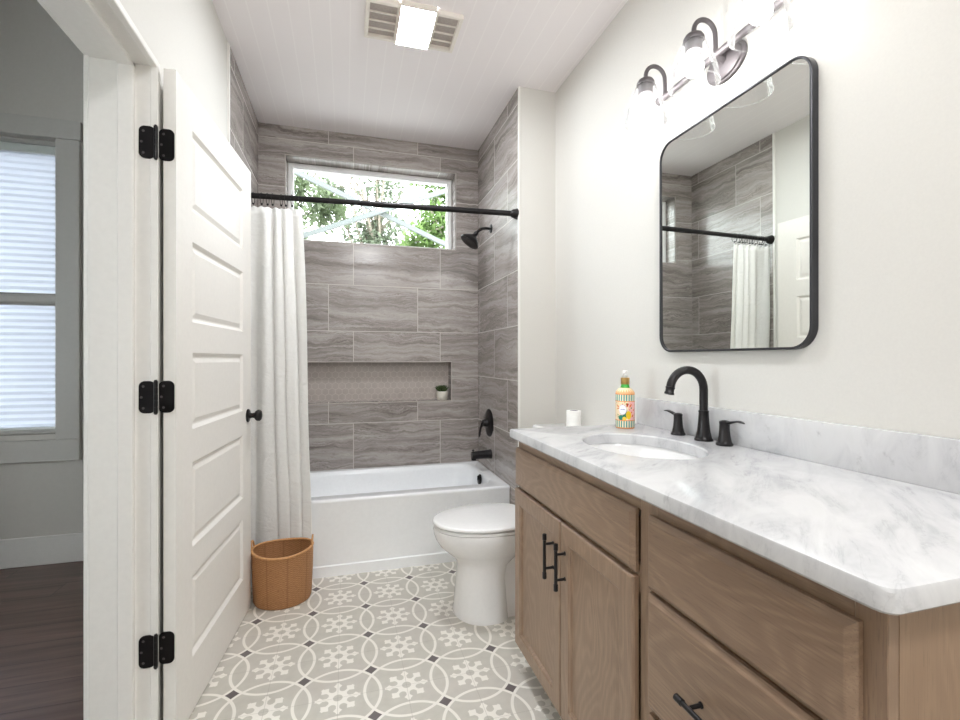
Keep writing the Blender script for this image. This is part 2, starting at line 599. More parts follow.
def tube(bm, pts, rad, n=12, caps=True):
    pts = [Vector(p) for p in pts]
    if not isinstance(rad, (list, tuple)): rad = [rad] * len(pts)
    tang = []
    for i in range(len(pts)):
        a = pts[max(0, i - 1)]; b = pts[min(len(pts) - 1, i + 1)]
        tang.append((b - a).normalized())
    u, w = frame_of(tang[0])
    rings = []
    for p, t, r in zip(pts, tang, rad):
        u = (u - t * u.dot(t)).normalized()
        w = t.cross(u)
        rings.append([p + (u * math.cos(2 * PI * k / n) + w * math.sin(2 * PI * k / n)) * r for k in range(n)])
    rings_mesh(bm, rings, caps, caps)
    return bm


def lathe(bm, base, axis, prof, n=32, cap0=True, cap1=True, sx=1.0, sy=1.0, u=None):
    """prof: (height along axis, radius)"""
    base = Vector(base); ax = Vector(axis).normalized()
    if u is None: u, w = frame_of(ax)
    else:
        u = Vector(u); w = ax.cross(u)
    rings = []
    for h, r in prof:
        r = max(r, 1e-5)
        rings.append([base + ax * h + (u * math.cos(2 * PI * k / n) * sx + w * math.sin(2 * PI * k / n) * sy) * r for k in range(n)])
    rings_mesh(bm, rings, cap0, cap1)
    return bm


def rrect(x0, x1, y0, y1, r, n=6):
    pts = []
    for cx, cy, a0 in ((x1 - r, y1 - r, 0), (x0 + r, y1 - r, 90), (x0 + r, y0 + r, 180), (x1 - r, y0 + r, 270)):
        for k in range(n + 1):
            a = math.radians(a0 + 90 * k / n)
            pts.append((cx + r * math.cos(a), cy + r * math.sin(a)))
    return pts


def prism(bm, pts, f0, f1):
    """extrude a polygon: f0(p), f1(p) map 2-D points to 3-D ends"""
    rings_mesh(bm, [[f0(p) for p in pts], [f1(p) for p in pts]])
    return bm


def loft_rect(bm, u0, u1, v0, v1, loops, f):
    """loops of (inset, depth) on a rectangle, capped at both ends; f(u, v, depth) -> point"""
    rings = []
    for ins, d in loops:
        rings.append([f(u0 + ins, v0 + ins, d), f(u1 - ins, v0 + ins, d), f(u1 - ins, v1 - ins, d), f(u0 + ins, v1 - ins, d)])
    rings_mesh(bm, rings)
    return bm


def slab_with_holes(bm, us, vs, holes, f, t):
    """a slab of thickness t on the grid us x vs without the cells whose centre lies in a hole; f(u, v, depth)"""
    us = sorted(set(us)); vs = sorted(set(vs))
    nu, nv = len(us) - 1, len(vs) - 1
    def solid(i, j):
        if i < 0 or j < 0 or i >= nu or j >= nv: return False
        cu, cv = (us[i] + us[i + 1]) / 2, (vs[j] + vs[j + 1]) / 2
        return not any(a < cu < b and c < cv < d for a, b, c, d in holes)
    cache = {}
    def V(i, j, k):
        if (i, j, k) not in cache: cache[i, j, k] = bm.verts.new(f(us[i], vs[j], t * k))
        return cache[i, j, k]
    for i in range(nu):
        for j in range(nv):
            if not solid(i, j): continue
            bm.faces.new((V(i, j, 0), V(i + 1, j, 0), V(i + 1, j + 1, 0), V(i, j + 1, 0)))
            bm.faces.new((V(i, j + 1, 1), V(i + 1, j + 1, 1), V(i + 1, j, 1), V(i, j, 1)))
            if not solid(i, j - 1): bm.faces.new((V(i, j, 1), V(i + 1, j, 1), V(i + 1, j, 0), V(i, j, 0)))
            if not solid(i, j + 1): bm.faces.new((V(i, j + 1, 0), V(i + 1, j + 1, 0), V(i + 1, j + 1, 1), V(i, j + 1, 1)))
            if not solid(i - 1, j): bm.faces.new((V(i, j, 0), V(i, j + 1, 0), V(i, j + 1, 1), V(i, j, 1)))
            if not solid(i + 1, j): bm.faces.new((V(i + 1, j, 1), V(i + 1, j + 1, 1), V(i + 1, j + 1, 0), V(i + 1, j, 0)))
    return bm


def struct(name, bm, mat, label, smooth=0, parent=None):
    o = obj(name, bm, mat, parent, smooth)
    if parent is None: tag(o, label, None, None, 'structure')
    return o

# ------------------------------------------------------------------ dimensions
CEIL = 2.77
CB = 3.4                          # ceiling of the next room
XL, XR = -0.565, 1.197            # bathroom side walls
TL, TR, TB = -0.559, 0.965, 3.41  # alcove tile faces
XBED = -0.730                     # bedroom side of the left wall
YREAR = -1.1
DY0, DY1, DZ = 0.82, 1.652, 2.082 # door opening

# ------------------------------------------------------------------ room shell
struct('floor', box(B(), (-0.655, YREAR, -0.1), (XR + 0.1, 3.41, 0)), M['floor_tile'], 'grey patterned cement tile bathroom floor')
struct('floor_bedroom', box(B(), (-3.4, YREAR, -0.1), (-0.656, 3.31, 0)), M['planks'], 'dark brown plank floor of the next room')
struct('ceiling_bedroom', box(B(), (-3.5, YREAR - 0.1, CB), (XL, 3.62, CB + 0.1)), M['paint_bedroom'], 'high ceiling of the next room')
struct('ceiling', box(B(), (XL - 0.02, YREAR - 0.1, CEIL), (XR + 0.12, 3.62, CEIL + 0.1)), M['bead'], 'pale beadboard ceiling above the bathroom')
bm = slab_with_holes(B(), [YREAR, DY0 - 0.02, DY1 + 0.02, 2.604], [0, DZ + 0.02, CB], [(DY0 - 0.02, DY1 + 0.02, -1, DZ + 0.02)], lambda u, v, d: (XL - d, u, v), XL - XBED)
struct('wall_left', bm, M['paint_wall'], 'off white wall with the door opening')
struct('wall_alcove_left', box(B(), (XBED, 2.604, 0), (TL, 3.41, CB)), M['tile_left'], 'grey tiled wall at the curtain end of the tub')
struct('wall_right', box(B(), (XR, YREAR, 0), (XR + 0.12, 3.62, CEIL)), M['paint_wall'], 'white wall behind the vanity and mirror')
struct('wall_rear', box(B(), (-3.4, YREAR - 0.1, 0), (XR + 0.12, YREAR, CB)), M['paint_wall'], 'white wall behind the viewer')
struct('wall_stub', box(B(), (TR + 0.008, 2.544, 0), (XR, 3.41, CEIL)), M['paint_wall'], 'white painted end of the shower wall')
struct('wall_shower', box(B(), (TR, 2.552, 0), (TR + 0.0085, 3.41, CEIL)), M['tile_end'], 'grey tiled wall behind the shower head')
struct('trim_1', box(B(), (TR - 0.003, 2.541, 0), (TR + 0.009, 2.553, CEIL), 0.002), M['trim_paint'], 'pale tile edge strip on the shower wall')
struct('trim_2', box(B(), (XL - 0.002, 2.588, 0), (TL + 0.003, 2.605, CEIL), 0.002), M['trim_paint'], 'pale tile edge strip beside the door wall')
WX0, WX1, WZ0, WZ1 = -0.389, 0.789, 2.005, 2.572
NX0, NX1, NZ0, NZ1 = -0.389, 0.757, 0.883, 1.166
bm = slab_with_holes(B(), [XBED, WX0, NX1, WX1, XR], [0, NZ0, NZ1, WZ0, WZ1, CEIL],
                     [(WX0, WX1, WZ0, WZ1), (NX0, NX1, NZ0, NZ1)], lambda u, v, d: (u, TB + d, v), 0.2)
struct('wall_alcove_back', bm, M['tile_back'], 'grey tiled wall with window and niche')
struct('wall_niche', box(B(), (NX0 - 0.05, TB + 0.1, NZ0 - 0.05), (NX1 + 0.05, TB + 0.13, NZ1 + 0.05)), M['hex'], 'hexagon mosaic back of the shower niche')
bm = B()
t = 0.006
for lo, hi in (((NX0 - t, TB - 0.003, NZ1), (NX1 + t, TB + 0.01, NZ1 + t)), ((NX0 - t, TB - 0.003, NZ0 - t), (NX1 + t, TB + 0.01, NZ0)),
               ((NX1, TB - 0.003, NZ0), (NX1 + t, TB + 0.01, NZ1)), ((NX0 - t, TB - 0.003, NZ0), (NX0, TB + 0.01, NZ1))):
    box(bm, lo, hi, 0.001, 1)
struct('trim_3', bm, plain('niche_edge', (186, 178, 172), 0.35), 'pale edge strip round the shower niche')
bm = B()
for lo, hi in (((WX0 - t, TB - 0.003, WZ1), (WX1 + t, TB + 0.01, WZ1 + t)), ((WX1, TB - 0.003, WZ0 - t), (WX1 + t, TB + 0.01, WZ1)), ((WX0 - t, TB - 0.003, WZ0), (WX0, TB + 0.01, WZ1)), ((WX0 - t, TB - 0.003, WZ0 - t), (WX1, TB + 0.01, WZ0))):
    box(bm, lo, hi, 0.001, 1)
struct('trim_4', bm, bpy.data.materials['niche_edge'], 'pale edge strip round the shower window')
# baseboards
bm = box(B(), (XR - 0.014, 1.70, 0), (XR, 2.544, 0.14), 0.003, 1)
struct('baseboard_right', bm, M['trim_paint'], 'white baseboard behind the toilet')
bm = box(B(), (TR + 0.01, 2.53, 0), (XR - 0.014, 2.544, 0.14), 0.003, 1)
struct('baseboard_stub', bm, M['trim_paint'], 'white baseboard on the shower wall end')
bm = box(B(), (XL, 1.74, 0), (XL + 0.013, 2.588, 0.14), 0.003, 1)
struct('baseboard_left', bm, M['trim_paint'], 'white baseboard behind the open door')

# next room
BW0, BW1, BZ0, BZ1 = -2.52, -1.617, 0.752, 2.47
bm = slab_with_holes(B(), [-3.4, BW0, BW1, XBED], [0, BZ0, BZ1, CB], [(BW0, BW1, BZ0, BZ1)], lambda u, v, d: (u, 3.31 + d, v), 0.16)
struct('wall_bedroom', bm, M['paint_bedroom'], 'grey wall of the next room')
struct('wall_bedroom_side', slab_with_holes(B(), [YREAR - 0.1, 0.2, 1.35, 3.47], [0, 0.7, 2.4, CB], [(0.2, 1.35, 0.7, 2.4)], lambda u, v, d: (-3.4 - d, u, v), 0.1), M['paint_bedroom'], 'far side wall of the next room')
w3 = thing('window_3', (-3.45, 0.9, 0.7), 'bare side window of the next room', 'window', None, 'structure')  # out of view, added to let daylight into the next room
bm = B()
for lo, hi in (((-3.47, 0.201, 0.701), (-3.42, 0.24, 2.399)), ((-3.47, 1.31, 0.701), (-3.42, 1.349, 2.399)), ((-3.47, 0.24, 0.701), (-3.42, 1.31, 0.74)), ((-3.47, 0.24, 2.36), (-3.42, 1.31, 2.399)), ((-3.47, 0.24, 1.53), (-3.42, 1.31, 1.57))):
    box(bm, lo, hi, 0.003, 1)
obj('sash', bm, M['window_vinyl'], w3, 0)
obj('pane', box(B(), (-3.447, 0.235, 0.735), (-3.443, 1.315, 2.365)), M['pane'], w3, 0)
bm = box(B(), (-3.4, 3.294, 0), (XBED, 3.31, 0.165), 0.003, 1)
struct('baseboard_bedroom', bm, M['base_paint'], 'tall baseboard under the next room window')

# door frame
def jamb_profile():
    # (x, proud) from the bathroom edge to the bedroom edge
    return [(-0.550, -0.016), (-0.550, 0.000), (-0.552, 0.003), (-0.568, 0.003), (-0.571, 0), (-0.6105, 0), (-0.6105, 0.011), (-0.6135, 0.014),
            (-0.650, 0.014), (-0.652, 0.012), (-0.652, -0.007), (-0.6548, -0.007), (-0.6548, 0), (-0.727, 0), (-0.730, -0.003), (-0.730, -0.016)]
jp = jamb_profile()
bm = B()
prism(bm, jp, lambda p: (p[0], 1.646 - p[1], 0), lambda p: (p[0], 1.646 - p[1], DZ + 0.016))
prism(bm, jp, lambda p: (p[0], 0.826 + p[1], 0), lambda p: (p[0], 0.826 + p[1], DZ + 0.016))
prism(bm, jp, lambda p: (p[0], 0.826, DZ - p[1]), lambda p: (p[0], 1.646, DZ - p[1]))
struct('trim_5', bm, M['trim_paint'], 'white door frame with stop', 30)
bm = B()
for lo, hi in (((-0.745, 1.652, 0), (-0.7305, 1.74, DZ + 0.1)), ((-0.745, 0.73, 0), (-0.7305, 0.818, DZ + 0.1)), ((-0.745, 0.818, DZ + 0.006), (-0.7305, 1.652, DZ + 0.1))):
    box(bm, lo, hi, 0.003, 1)
struct('trim_6', bm, M['trim_paint'], 'white door casing on the next room side')

# ------------------------------------------------------------------ windows
def window_frame(bm, x0, x1, z0, z1, y0, y1, w, bev=0.004):
    prof = [(0, y1), (0, y0 + bev), (bev, y0), (w - 0.012, y0), (w - 0.006, y0 + 0.008), (w, y0 + 0.012), (w, y1)]
    rings = []
    for i, yy in prof:
        rings.append([(x0 + i, yy, z0 + i), (x1 - i, yy, z0 + i), (x1 - i, yy, z1 - i), (x0 + i, yy, z1 - i)])
    vs = [[bm.verts.new(p) for p in r] for r in rings]
    for a, b in zip(vs, vs[1:] + vs[:1]):
        for k in range(4):
            bm.faces.new((a[k], a[(k + 1) % 4], b[(k + 1) % 4], b[k]))
    return bm
w1 = thing('window_1', (0.2, 3.55, WZ0), 'wide transom window high over the tub', 'window', None, 'structure')
obj('window_frame', window_frame(B(), WX0 + 0.001, WX1 - 0.001, WZ0 + 0.001, WZ1 - 0.001, 3.528, 3.59, 0.034), M['window_vinyl'], w1, 30)
obj('pane', box(B(), (WX0 + 0.03, 3.553, WZ0 + 0.03), (WX1 - 0.03, 3.557, WZ1 - 0.03)), M['pane'], w1, 0)

w2 = thing('window_2', (-2.07, 3.31, BZ0), 'window of the next room with pale shade', 'window', None, 'structure')
bm = B()
c = 0.118
box(bm, (BW1, 3.285, BZ0 - 0.03), (BW1 + c, 3.3095, BZ1), 0.003, 1)
box(bm, (BW0 - c, 3.285, BZ0 - 0.03), (BW0, 3.3095, BZ1), 0.003, 1)
box(bm, (BW0 - c - 0.01, 3.28, BZ1), (BW1 + c + 0.008, 3.3095, BZ1 + 0.11), 0.003, 1)
box(bm, (BW0 - c, 3.285, BZ0 - 0.155), (BW1 + c, 3.3095, BZ0 - 0.03), 0.003, 1)
obj('casing', bm, M['casing_paint'], w2, 0)
bm = B()
for a, b in ((BZ0 + 0.002, 1.525), (1.553, BZ1 - 0.002)):
    window_frame(bm, BW0 + 0.002, BW1 - 0.002, a, b, 3.33, 3.36, 0.022)
box(bm, (BW0 + 0.004, 3.326, 1.52), (BW1 - 0.004, 3.362, 1.558), 0.003, 1)
obj('sash', bm, M['casing_paint'], w2, 30)
obj('pane', box(B(), (BW0 + 0.01, 3.345, BZ0 + 0.01), (BW1 - 0.01, 3.348, BZ1 - 0.01)), M['pane'], w2, 0)
# pleated shade
bm = B()
pz0, pz1, pitch = BZ0 + 0.035, BZ1 - 0.06, 0.038
n = int((pz1 - pz0) / pitch)
pitch = (pz1 - pz0) / n
vv = []
for k in range(2 * n + 1):
    z = pz0 + k * pitch / 2
    y = 3.385 + (0.004 if k % 2 else -0.004)
    vv.append((bm.verts.new((BW0 + 0.006, y, z)), bm.verts.new((BW1 - 0.012, y, z))))
for a, b in zip(vv, vv[1:]): bm.faces.new((a[0], a[1], b[1], b[0]))
bl = thing('pleated_shade', (-2.07, 3.385, BZ0), 'pale blue pleated shade lowered over the window seen through the doorway', 'window shade')
o = obj('shade_fabric', bm, M['blind'], bl, 0)
md = o.modifiers.new('thick', 'SOLIDIFY'); md.thickness = 0.001
bm = B()
box(bm, (BW0 + 0.005, 3.366, pz0 - 0.02), (BW1 - 0.01, 3.404, pz0 + 0.001), 0.003, 1)
obj('bottom_rail', bm, M['white_plastic'], bl, 0)
bm = B()
box(bm, (BW0 + 0.003, 3.366, pz1 - 0.01), (BW1 - 0.003, 3.406, BZ1 - 0.001), 0.003, 1)
obj('head_rail', bm, M['white_plastic'], bl, 0)

# ------------------------------------------------------------------ open door
A = Vector((-0.503, 1.649, 0)); Bv = Vector((-0.436, 2.461, 0))
du = (Bv - A).normalized(); dn = Vector((du.y, -du.x, 0))       # dn: out of the visible face
DW, DT, DB, DTOP = 0.8147, 0.035, 0.008, 2.084
def dmap(u, v, d): return A + du * u - dn * d + Vector((0, 0, v))
door = thing('door_1', A, 'white five panel bathroom door standing open', 'door', None, 'structure')
panels = [(0.125, 0.69, a, b) for a, b in ((0.190, 0.466), (0.560, 0.845), (0.955, 1.211), (1.313, 1.583), (1.686, 1.955))]
bm = B()
us = [0, 0.125, 0.69, DW]
vs_ = sorted({DB, DTOP, *[p[2] for p in panels], *[p[3] for p in panels]})
loops = [(0, 0), (0.012, 0.010), (0.018, 0.010), (0.034, 0.004)]
for side in (0, 1):
    fd = (lambda d: d) if side == 0 else (lambda d: DT - d)
    for i in range(3):
        for j in range(len(vs_) - 1):
            cu, cv = (us[i] + us[i + 1]) / 2, (vs_[j] + vs_[j + 1]) / 2
            if any(p[0] < cu < p[1] and p[2] < cv < p[3] for p in panels): continue
            bm.faces.new([bm.verts.new(dmap(uu, v2, fd(0))) for uu, v2 in ((us[i], vs_[j]), (us[i + 1], vs_[j]), (us[i + 1], vs_[j + 1]), (us[i], vs_[j + 1]))])
    for p in panels:
        rings_mesh(bm, [[dmap(p[0] + k, p[2] + k, fd(d)), dmap(p[1] - k, p[2] + k, fd(d)), dmap(p[1] - k, p[3] - k, fd(d)), dmap(p[0] + k, p[3] - k, fd(d))] for k, d in loops] and
                   [[dmap(p[0] + k, p[2] + k, fd(d)), dmap(p[1] - k, p[2] + k, fd(d)), dmap(p[1] - k, p[3] - k, fd(d)), dmap(p[0] + k, p[3] - k, fd(d))] for k, d in loops], False, True)
for a, b in (((0, DB), (DW, DB)), ((DW, DB), (DW, DTOP)), ((DW, DTOP), (0, DTOP)), ((0, DTOP), (0, DB))):
    bm.faces.new([bm.verts.new(p) for p in (dmap(*a, 0), dmap(*b, 0), dmap(*b, DT), dmap(*a, DT))])
bmesh.ops.remove_doubles(bm, verts=bm.verts[:], dist=1e-4)
obj('slab', bm, M['door_paint'], door, 0)
for sgn, nm in ((1, 'knob'), (-1, 'knob')):
    bm = B()
    k0 = dmap(0.762, 0.925, 0 if sgn > 0 else DT)
    L = 1.0 if sgn > 0 else 0.62
    lathe(bm, k0, dn * sgn, [(0, 0.031), (0.004, 0.031), (0.007, 0.027), (0.009, 0.014), (0.02 * L, 0.011), (0.03 * L, 0.013), (0.036 * L, 0.022), (0.044 * L, 0.027), (0.053 * L, 0.0265), (0.060 * L, 0.02), (0.063 * L, 0.008)], 28)
    obj(nm, bm, M['black_metal'], door, 40)
for z in (1.848, 1.074, 0.302):
    bm = B()
    h = 0.049
    pts = rrect(-0.0455, 0.0, -h, h, 0.012, 4)
    # leaf in the frame, leaf on the door edge, knuckle
    prism(bm, rrect(-0.600, -0.556, -h, h, 0.016, 5), lambda p: (p[0], 1.6420, z + p[1]), lambda p: (p[0], 1.6457, z + p[1]))
    e0 = lambda p, off: dmap(0, z + p[1], 0) - dn * p[0] - du * off
    prism(bm, rrect(0.004, 0.048, -h, h, 0.016, 5), lambda p: e0(p, 0.0018), lambda p: e0(p, -0.0002))
    ck = Vector((-0.5535, 1.6375, z))
    for k in range(5):
        za = z - h + k * 2 * h / 5
        lathe(bm, (ck.x, ck.y, za + 0.0006), (0, 0, 1), [(0, 0.0058), (2 * h / 5 - 0.0012, 0.0058)], 14)
    lathe(bm, (ck.x, ck.y, z - h - 0.004), (0, 0, 1), [(0, 0.003), (0.002, 0.0045), (2 * h + 0.006, 0.0045), (2 * h + 0.008, 0.003)], 14)
    hg = obj('hinge', bm, M['black_metal'], door, 30)
    bm = B()
    for (px, pz) in ((-0.588, 0.033), (-0.593, 0.0), (-0.588, -0.033)):
        lathe(bm, (px, 1.6422, z + pz), (0, -1, 0), [(0, 0.0042), (0.0008, 0.0036), (0.001, 0.001)], 10)
    for (pw, pz) in ((0.034, 0.033), (0.04, 0.0), (0.034, -0.033)):
        lathe(bm, e0((pw, pz), 0.0016), -du, [(0, 0.0042), (0.0008, 0.0036), (0.001, 0.001)], 10)
    tag(obj('screws', bm, M['light_metal'], hg, 30), 'grey screw heads')

# ------------------------------------------------------------------ bathtub and its fittings
tx0, tx1, ty0, ty1, tz = -0.5565, 0.9625, 2.69, 3.4085, 0.42
tub = thing('bathtub', (0.2, 3.05, 0), 'white alcove bathtub with flat apron under the window', 'bathtub')
bm = B()
def tl(x0, x1, y0, y1, r, z): return [(p[0], p[1], z) for p in rrect(x0, x1, y0, y1, r, 7)]
R = [tl(tx0, tx1, ty0 - 0.006, ty1, 0.004, 0), tl(tx0, tx1, ty0 - 0.006, ty1, 0.004, 0.056), tl(tx0, tx1, ty0, ty1, 0.004, 0.062),
     tl(tx0, tx1, ty0, ty1, 0.004, tz - 0.028), tl(tx0, tx1, ty0 - 0.004, ty1, 0.005, tz - 0.016), tl(tx0, tx1, ty0 - 0.004, ty1, 0.006, tz - 0.006), tl(tx0 + .004, tx1 - .004, ty0, ty1 - .004, 0.008, tz),
     tl(tx0 + 0.09, tx1 - 0.065, ty0 + 0.075, ty1 - 0.05, 0.12, tz), tl(tx0 + 0.10, tx1 - 0.073, ty0 + 0.085, ty1 - 0.058, 0.12, tz - 0.008),
     tl(tx0 + 0.11, tx1 - 0.079, ty0 + 0.092, ty1 - 0.064, 0.12, tz - 0.03), tl(tx0 + 0.25, tx1 - 0.13, ty0 + 0.13, ty1 - 0.11, 0.13, 0.10), tl(tx0 + 0.29, tx1 - 0.17, ty0 + 0.17, ty1 - 0.15, 0.12, 0.065)]
rings_mesh(bm, R)
obj('shell', bm, M['acrylic'], tub, 40)
bm = B()
ocx, ocz = tx1 - 0.079 - 0.003, 0.376
lathe(bm, (ocx - 0.006, 3.04, ocz), (-1, 0, 0.12), [(0, 0.035), (0.006, 0.035), (0.011, 0.03), (0.013, 0.01)], 24)
box(bm, (ocx - 0.026, 3.034, ocz - 0.005), (ocx - 0.014, 3.046, ocz + 0.026), 0.003)
tag(obj('overflow_plate', bm, M['black_metal'], tub, 40), 'dark bronze overflow plate')

bm = B()
sp = thing('tub_spout', (TR, 3.085, 0.53), 'dark bronze tub spout on the tiled wall below the valve', 'tub spout')
lathe(bm, (TR, 3.085, 0.535), (-1, 0, -0.03), [(0, 0.033), (0.006, 0.033), (0.012, 0.031), (0.05, 0.029), (0.10, 0.027), (0.128, 0.026), (0.138, 0.024)], 24)
box(bm, (TR - 0.139, 3.068, 0.497), (TR - 0.108, 3.102, 0.528), 0.006)
obj('spout_body', bm, M['black_metal'], sp, 40)
bm = B()
lathe(bm, (TR - 0.127, 3.085, 0.553), (0, 0, 1), [(0, 0.004), (0.01, 0.004), (0.011, 0.009), (0.016, 0.009), (0.018, 0.006)], 16)
obj('diverter_knob', bm, M['black_metal'], sp, 40)

vl = thing('shower_valve', (TR, 3.122, 0.745), 'round dark bronze shower valve with a lever handle', 'shower valve')
bm = B()
lathe(bm, (TR, 3.122, 0.745), (-1, 0, 0), [(0, 0.096), (0.004, 0.096), (0.009, 0.090), (0.013, 0.05), (0.015, 0.03), (0.03, 0.026), (0.048, 0.022), (0.052, 0.015)], 40, sx=1.0, sy=1.0)
obj('escutcheon', bm, M['black_metal'], vl, 40)
bm = B()
tube(bm, [(TR - 0.036, 3.122, 0.750), (TR - 0.048, 3.126, 0.738), (TR - 0.058, 3.134, 0.712), (TR - 0.063, 3.142, 0.680), (TR - 0.065, 3.146, 0.648)], [0.013, 0.0125, 0.0085, 0.007, 0.0045], 12)
obj('lever', bm, M['black_metal'], vl, 40)

sh = thing('overhead_shower', (TR, 3.08, 2.087), 'dark bronze shower head on a bent arm', 'shower head')
bm = B()
lathe(bm, (TR, 3.08, 2.087), (-1, 0, 0), [(0, 0.03), (0.004, 0.03), (0.010, 0.02), (0.012, 0.012)], 24)
obj('flange', bm, M['black_metal'], sh, 40)
bm = B()
tube(bm, [(TR, 3.08, 2.087), (TR - 0.04, 3.08, 2.088), (TR - 0.065, 3.08, 2.083), (TR - 0.088, 3.08, 2.069), (TR - 0.112, 3.08, 2.045)], 0.0095, 14)
obj('arm', bm, M['black_metal'], sh, 40)
bm = B()
lathe(bm, (TR - 0.104, 3.08, 2.053), (-0.6, 0, -0.8), [(0, 0.014), (0.016, 0.017), (0.022, 0.014), (0.03, 0.02), (0.055, 0.05), (0.075, 0.068), (0.084, 0.071), (0.09, 0.068), (0.091, 0.05), (0.089, 0.02)], 36)
hd = obj('head', bm, M['black_metal'], sh, 40)
bm = B()
ax = Vector((-0.6, 0, -0.8)); uu, ww = frame_of(ax)
for rr, nn in ((0.056, 20), (0.040, 14), (0.024, 8)):
    for k in range(nn):
        a = 2 * PI * k / nn
        lathe(bm, Vector((TR - 0.104, 3.08, 2.053)) + ax * 0.0895 + (uu * math.cos(a) + ww * math.sin(a)) * rr, ax, [(0, 0.0026), (0.004, 0.0016)], 6)
obj('nozzles', bm, M['light_metal'], hd, 40)

# curtain rod
zr = lambda x: 2.024 + 0.014 * (x - TL) / (TR - TL)
ry = lambda x: 2.622 - 0.052 * (x - TL) / (TR - TL)
rod = thing('curtain_rod', (TR, 2.572, zr(TR)), 'black shower curtain rod across the tub alcove', 'curtain rod')
RY = 2.614
bm = B()
tube(bm, [(TL, ry(TL), zr(TL)), (0.2, ry(0.2), zr(0.2))], 0.0140, 18)
tube(bm, [(0.15, ry(0.15), zr(0.15)), (TR, ry(TR), zr(TR))], 0.0158, 18)
obj('pole', bm, M['black_metal'], rod, 40)
for x, s in ((TR, -1), (TL, 1)):
    bm = B()
    lathe(bm, (x, ry(x), zr(x)), (s, 0, 0), [(0, 0.032), (0.006, 0.032), (0.012, 0.027), (0.03, 0.024), (0.036, 0.019), (0.04, 0.016)], 24)
    obj('flange', bm, M['black_metal'], rod, 40)

# shower curtain
cur = thing('shower_curtain', (-0.36, RY, 1.95), 'white cotton shower curtain drawn to the left behind the wicker basket', 'shower curtain')
bm = B()
random.seed(4)
ZT, ZB = 1.972, 0.12
NS, NZ = 150, 46
rows = []
for j in range(NZ + 1):
    q = j / NZ
    z = ZT + (ZB - ZT) * q
    low = min(1, max(0, (ZT - z) / (ZT - 0.45)))
    x0 = -0.545
    x1 = -0.218 + 0.045 * min(1, q * 1.25) + 0.006 * math.sin(q * 7)
    yc = RY + 0.050 * low ** 1.3
    amp = (0.009 + 0.015 * min(1, q * 4)) * (1 - 0.45 * low)
    row = []
    for i in range(NS + 1):
        s = i / NS
        ph = 2 * PI * (4.6 * s + 0.30 * math.sin(2 * PI * s * 1.3 + 0.8) + 0.06 * math.sin(5 * q + 9 * s))
        f = math.sin(ph) + 0.22 * math.sin(2.1 * ph + 1 + 2 * q) + 0.1 * math.sin(11 * q + 14 * s)
        y = yc + amp * f * 0.8
        x = x0 + (x1 - x0) * s + 0.012 * math.cos(ph) * min(1, q * 4) * (1 if 0.03 < s < 0.97 else 0)
        zz = z
        if j == 0: zz = ZT - 0.006 * (0.5 - 0.5 * math.cos(2 * PI * s * 10))
        row.append(bm.verts.new((x, min(y, 2.683 if z < 0.45 else 9), zz)))
    rows.append(row)
for a, b in zip(rows, rows[1:]):
    for i in range(NS): bm.faces.new((a[i], a[i + 1], b[i + 1], b[i]))
o = obj('cloth', bm, M['curtain'], cur, 80)
md = o.modifiers.new('thick', 'SOLIDIFY'); md.thickness = 0.0016
ring0 = None
for k in range(10):
    x = -0.508 + k * 0.0305 + 0.006 * math.sin(k * 2.3)
    z = zr(x)
    if ring0 is None:
        bm = B()
        pts = [(x + 0.004 * math.sin(a), ry(x) + 0.020 * math.sin(a), z - 0.013 + (0.0305 if math.cos(a) > 0 else 0.031) * math.cos(a)) for a in [2 * PI * i / 20 for i in range(21)]]
        tube(bm, pts, 0.0016, 6)
        lathe(bm, (x, ry(x), z - 0.046), (0, 0, 1), [(0, 0.002), (0.003, 0.0055), (0.008, 0.0055), (0.011, 0.002)], 10)
        ring0 = obj('ring', bm, M['black_metal'], cur, 40)
        x00, z00 = x, z
    else:
        r = ring0.copy(); COL.objects.link(r); r.parent = cur
        r.location = (x - x00, ry(x) - ry(x00), z - z00)

# ------------------------------------------------------------------ wicker basket
BX, BY, BH, BA, BBy = -0.299, 2.508, 0.25, 0.143, 0.128
bk = thing('wicker_basket', (BX, BY, 0), 'oval brown wicker basket between the door and the tub', 'basket')
bm = B()
prof = [(0.002, 0.90), (0.012, 0.935), (0.06, 0.96), (0.15, 0.985), (BH, 1.0), (BH, 0.955), (0.15, 0.94), (0.03, 0.90), (0.02, 0.6), (0.02, 0.02)]
rings_mesh(bm, [[(BX + BA * r * math.cos(2 * PI * k / 64), BY + BBy * r * math.sin(2 * PI * k / 64), h) for k in range(64)] for h, r in prof])
obj('body', bm, M['wicker'], bk, 40)
bm = B()
pts = [(BX + BA * 0.98 * math.cos(2 * PI * k / 64), BY + BBy * 0.98 * math.sin(2 * PI * k / 64), BH + 0.002 + 0.006 * math.cos(4 * PI * k / 64)) for k in range(65)]
tube(bm, pts, 0.0062, 8, False)
obj('rim', bm, M['rattan'], bk, 40)
for s in (-1, 1):
    bm = B()
    pts = [(BX + s * BA * (0.985 - 0.03 * abs(math.cos(a))), BY + 0.036 * math.cos(a), BH - 0.012 + 0.062 * math.sin(a)) for a in [PI * i / 14 for i in range(15)]]
    tube(bm, pts, 0.0042, 8)
    obj('handle', bm, M['rattan'], bk, 40)

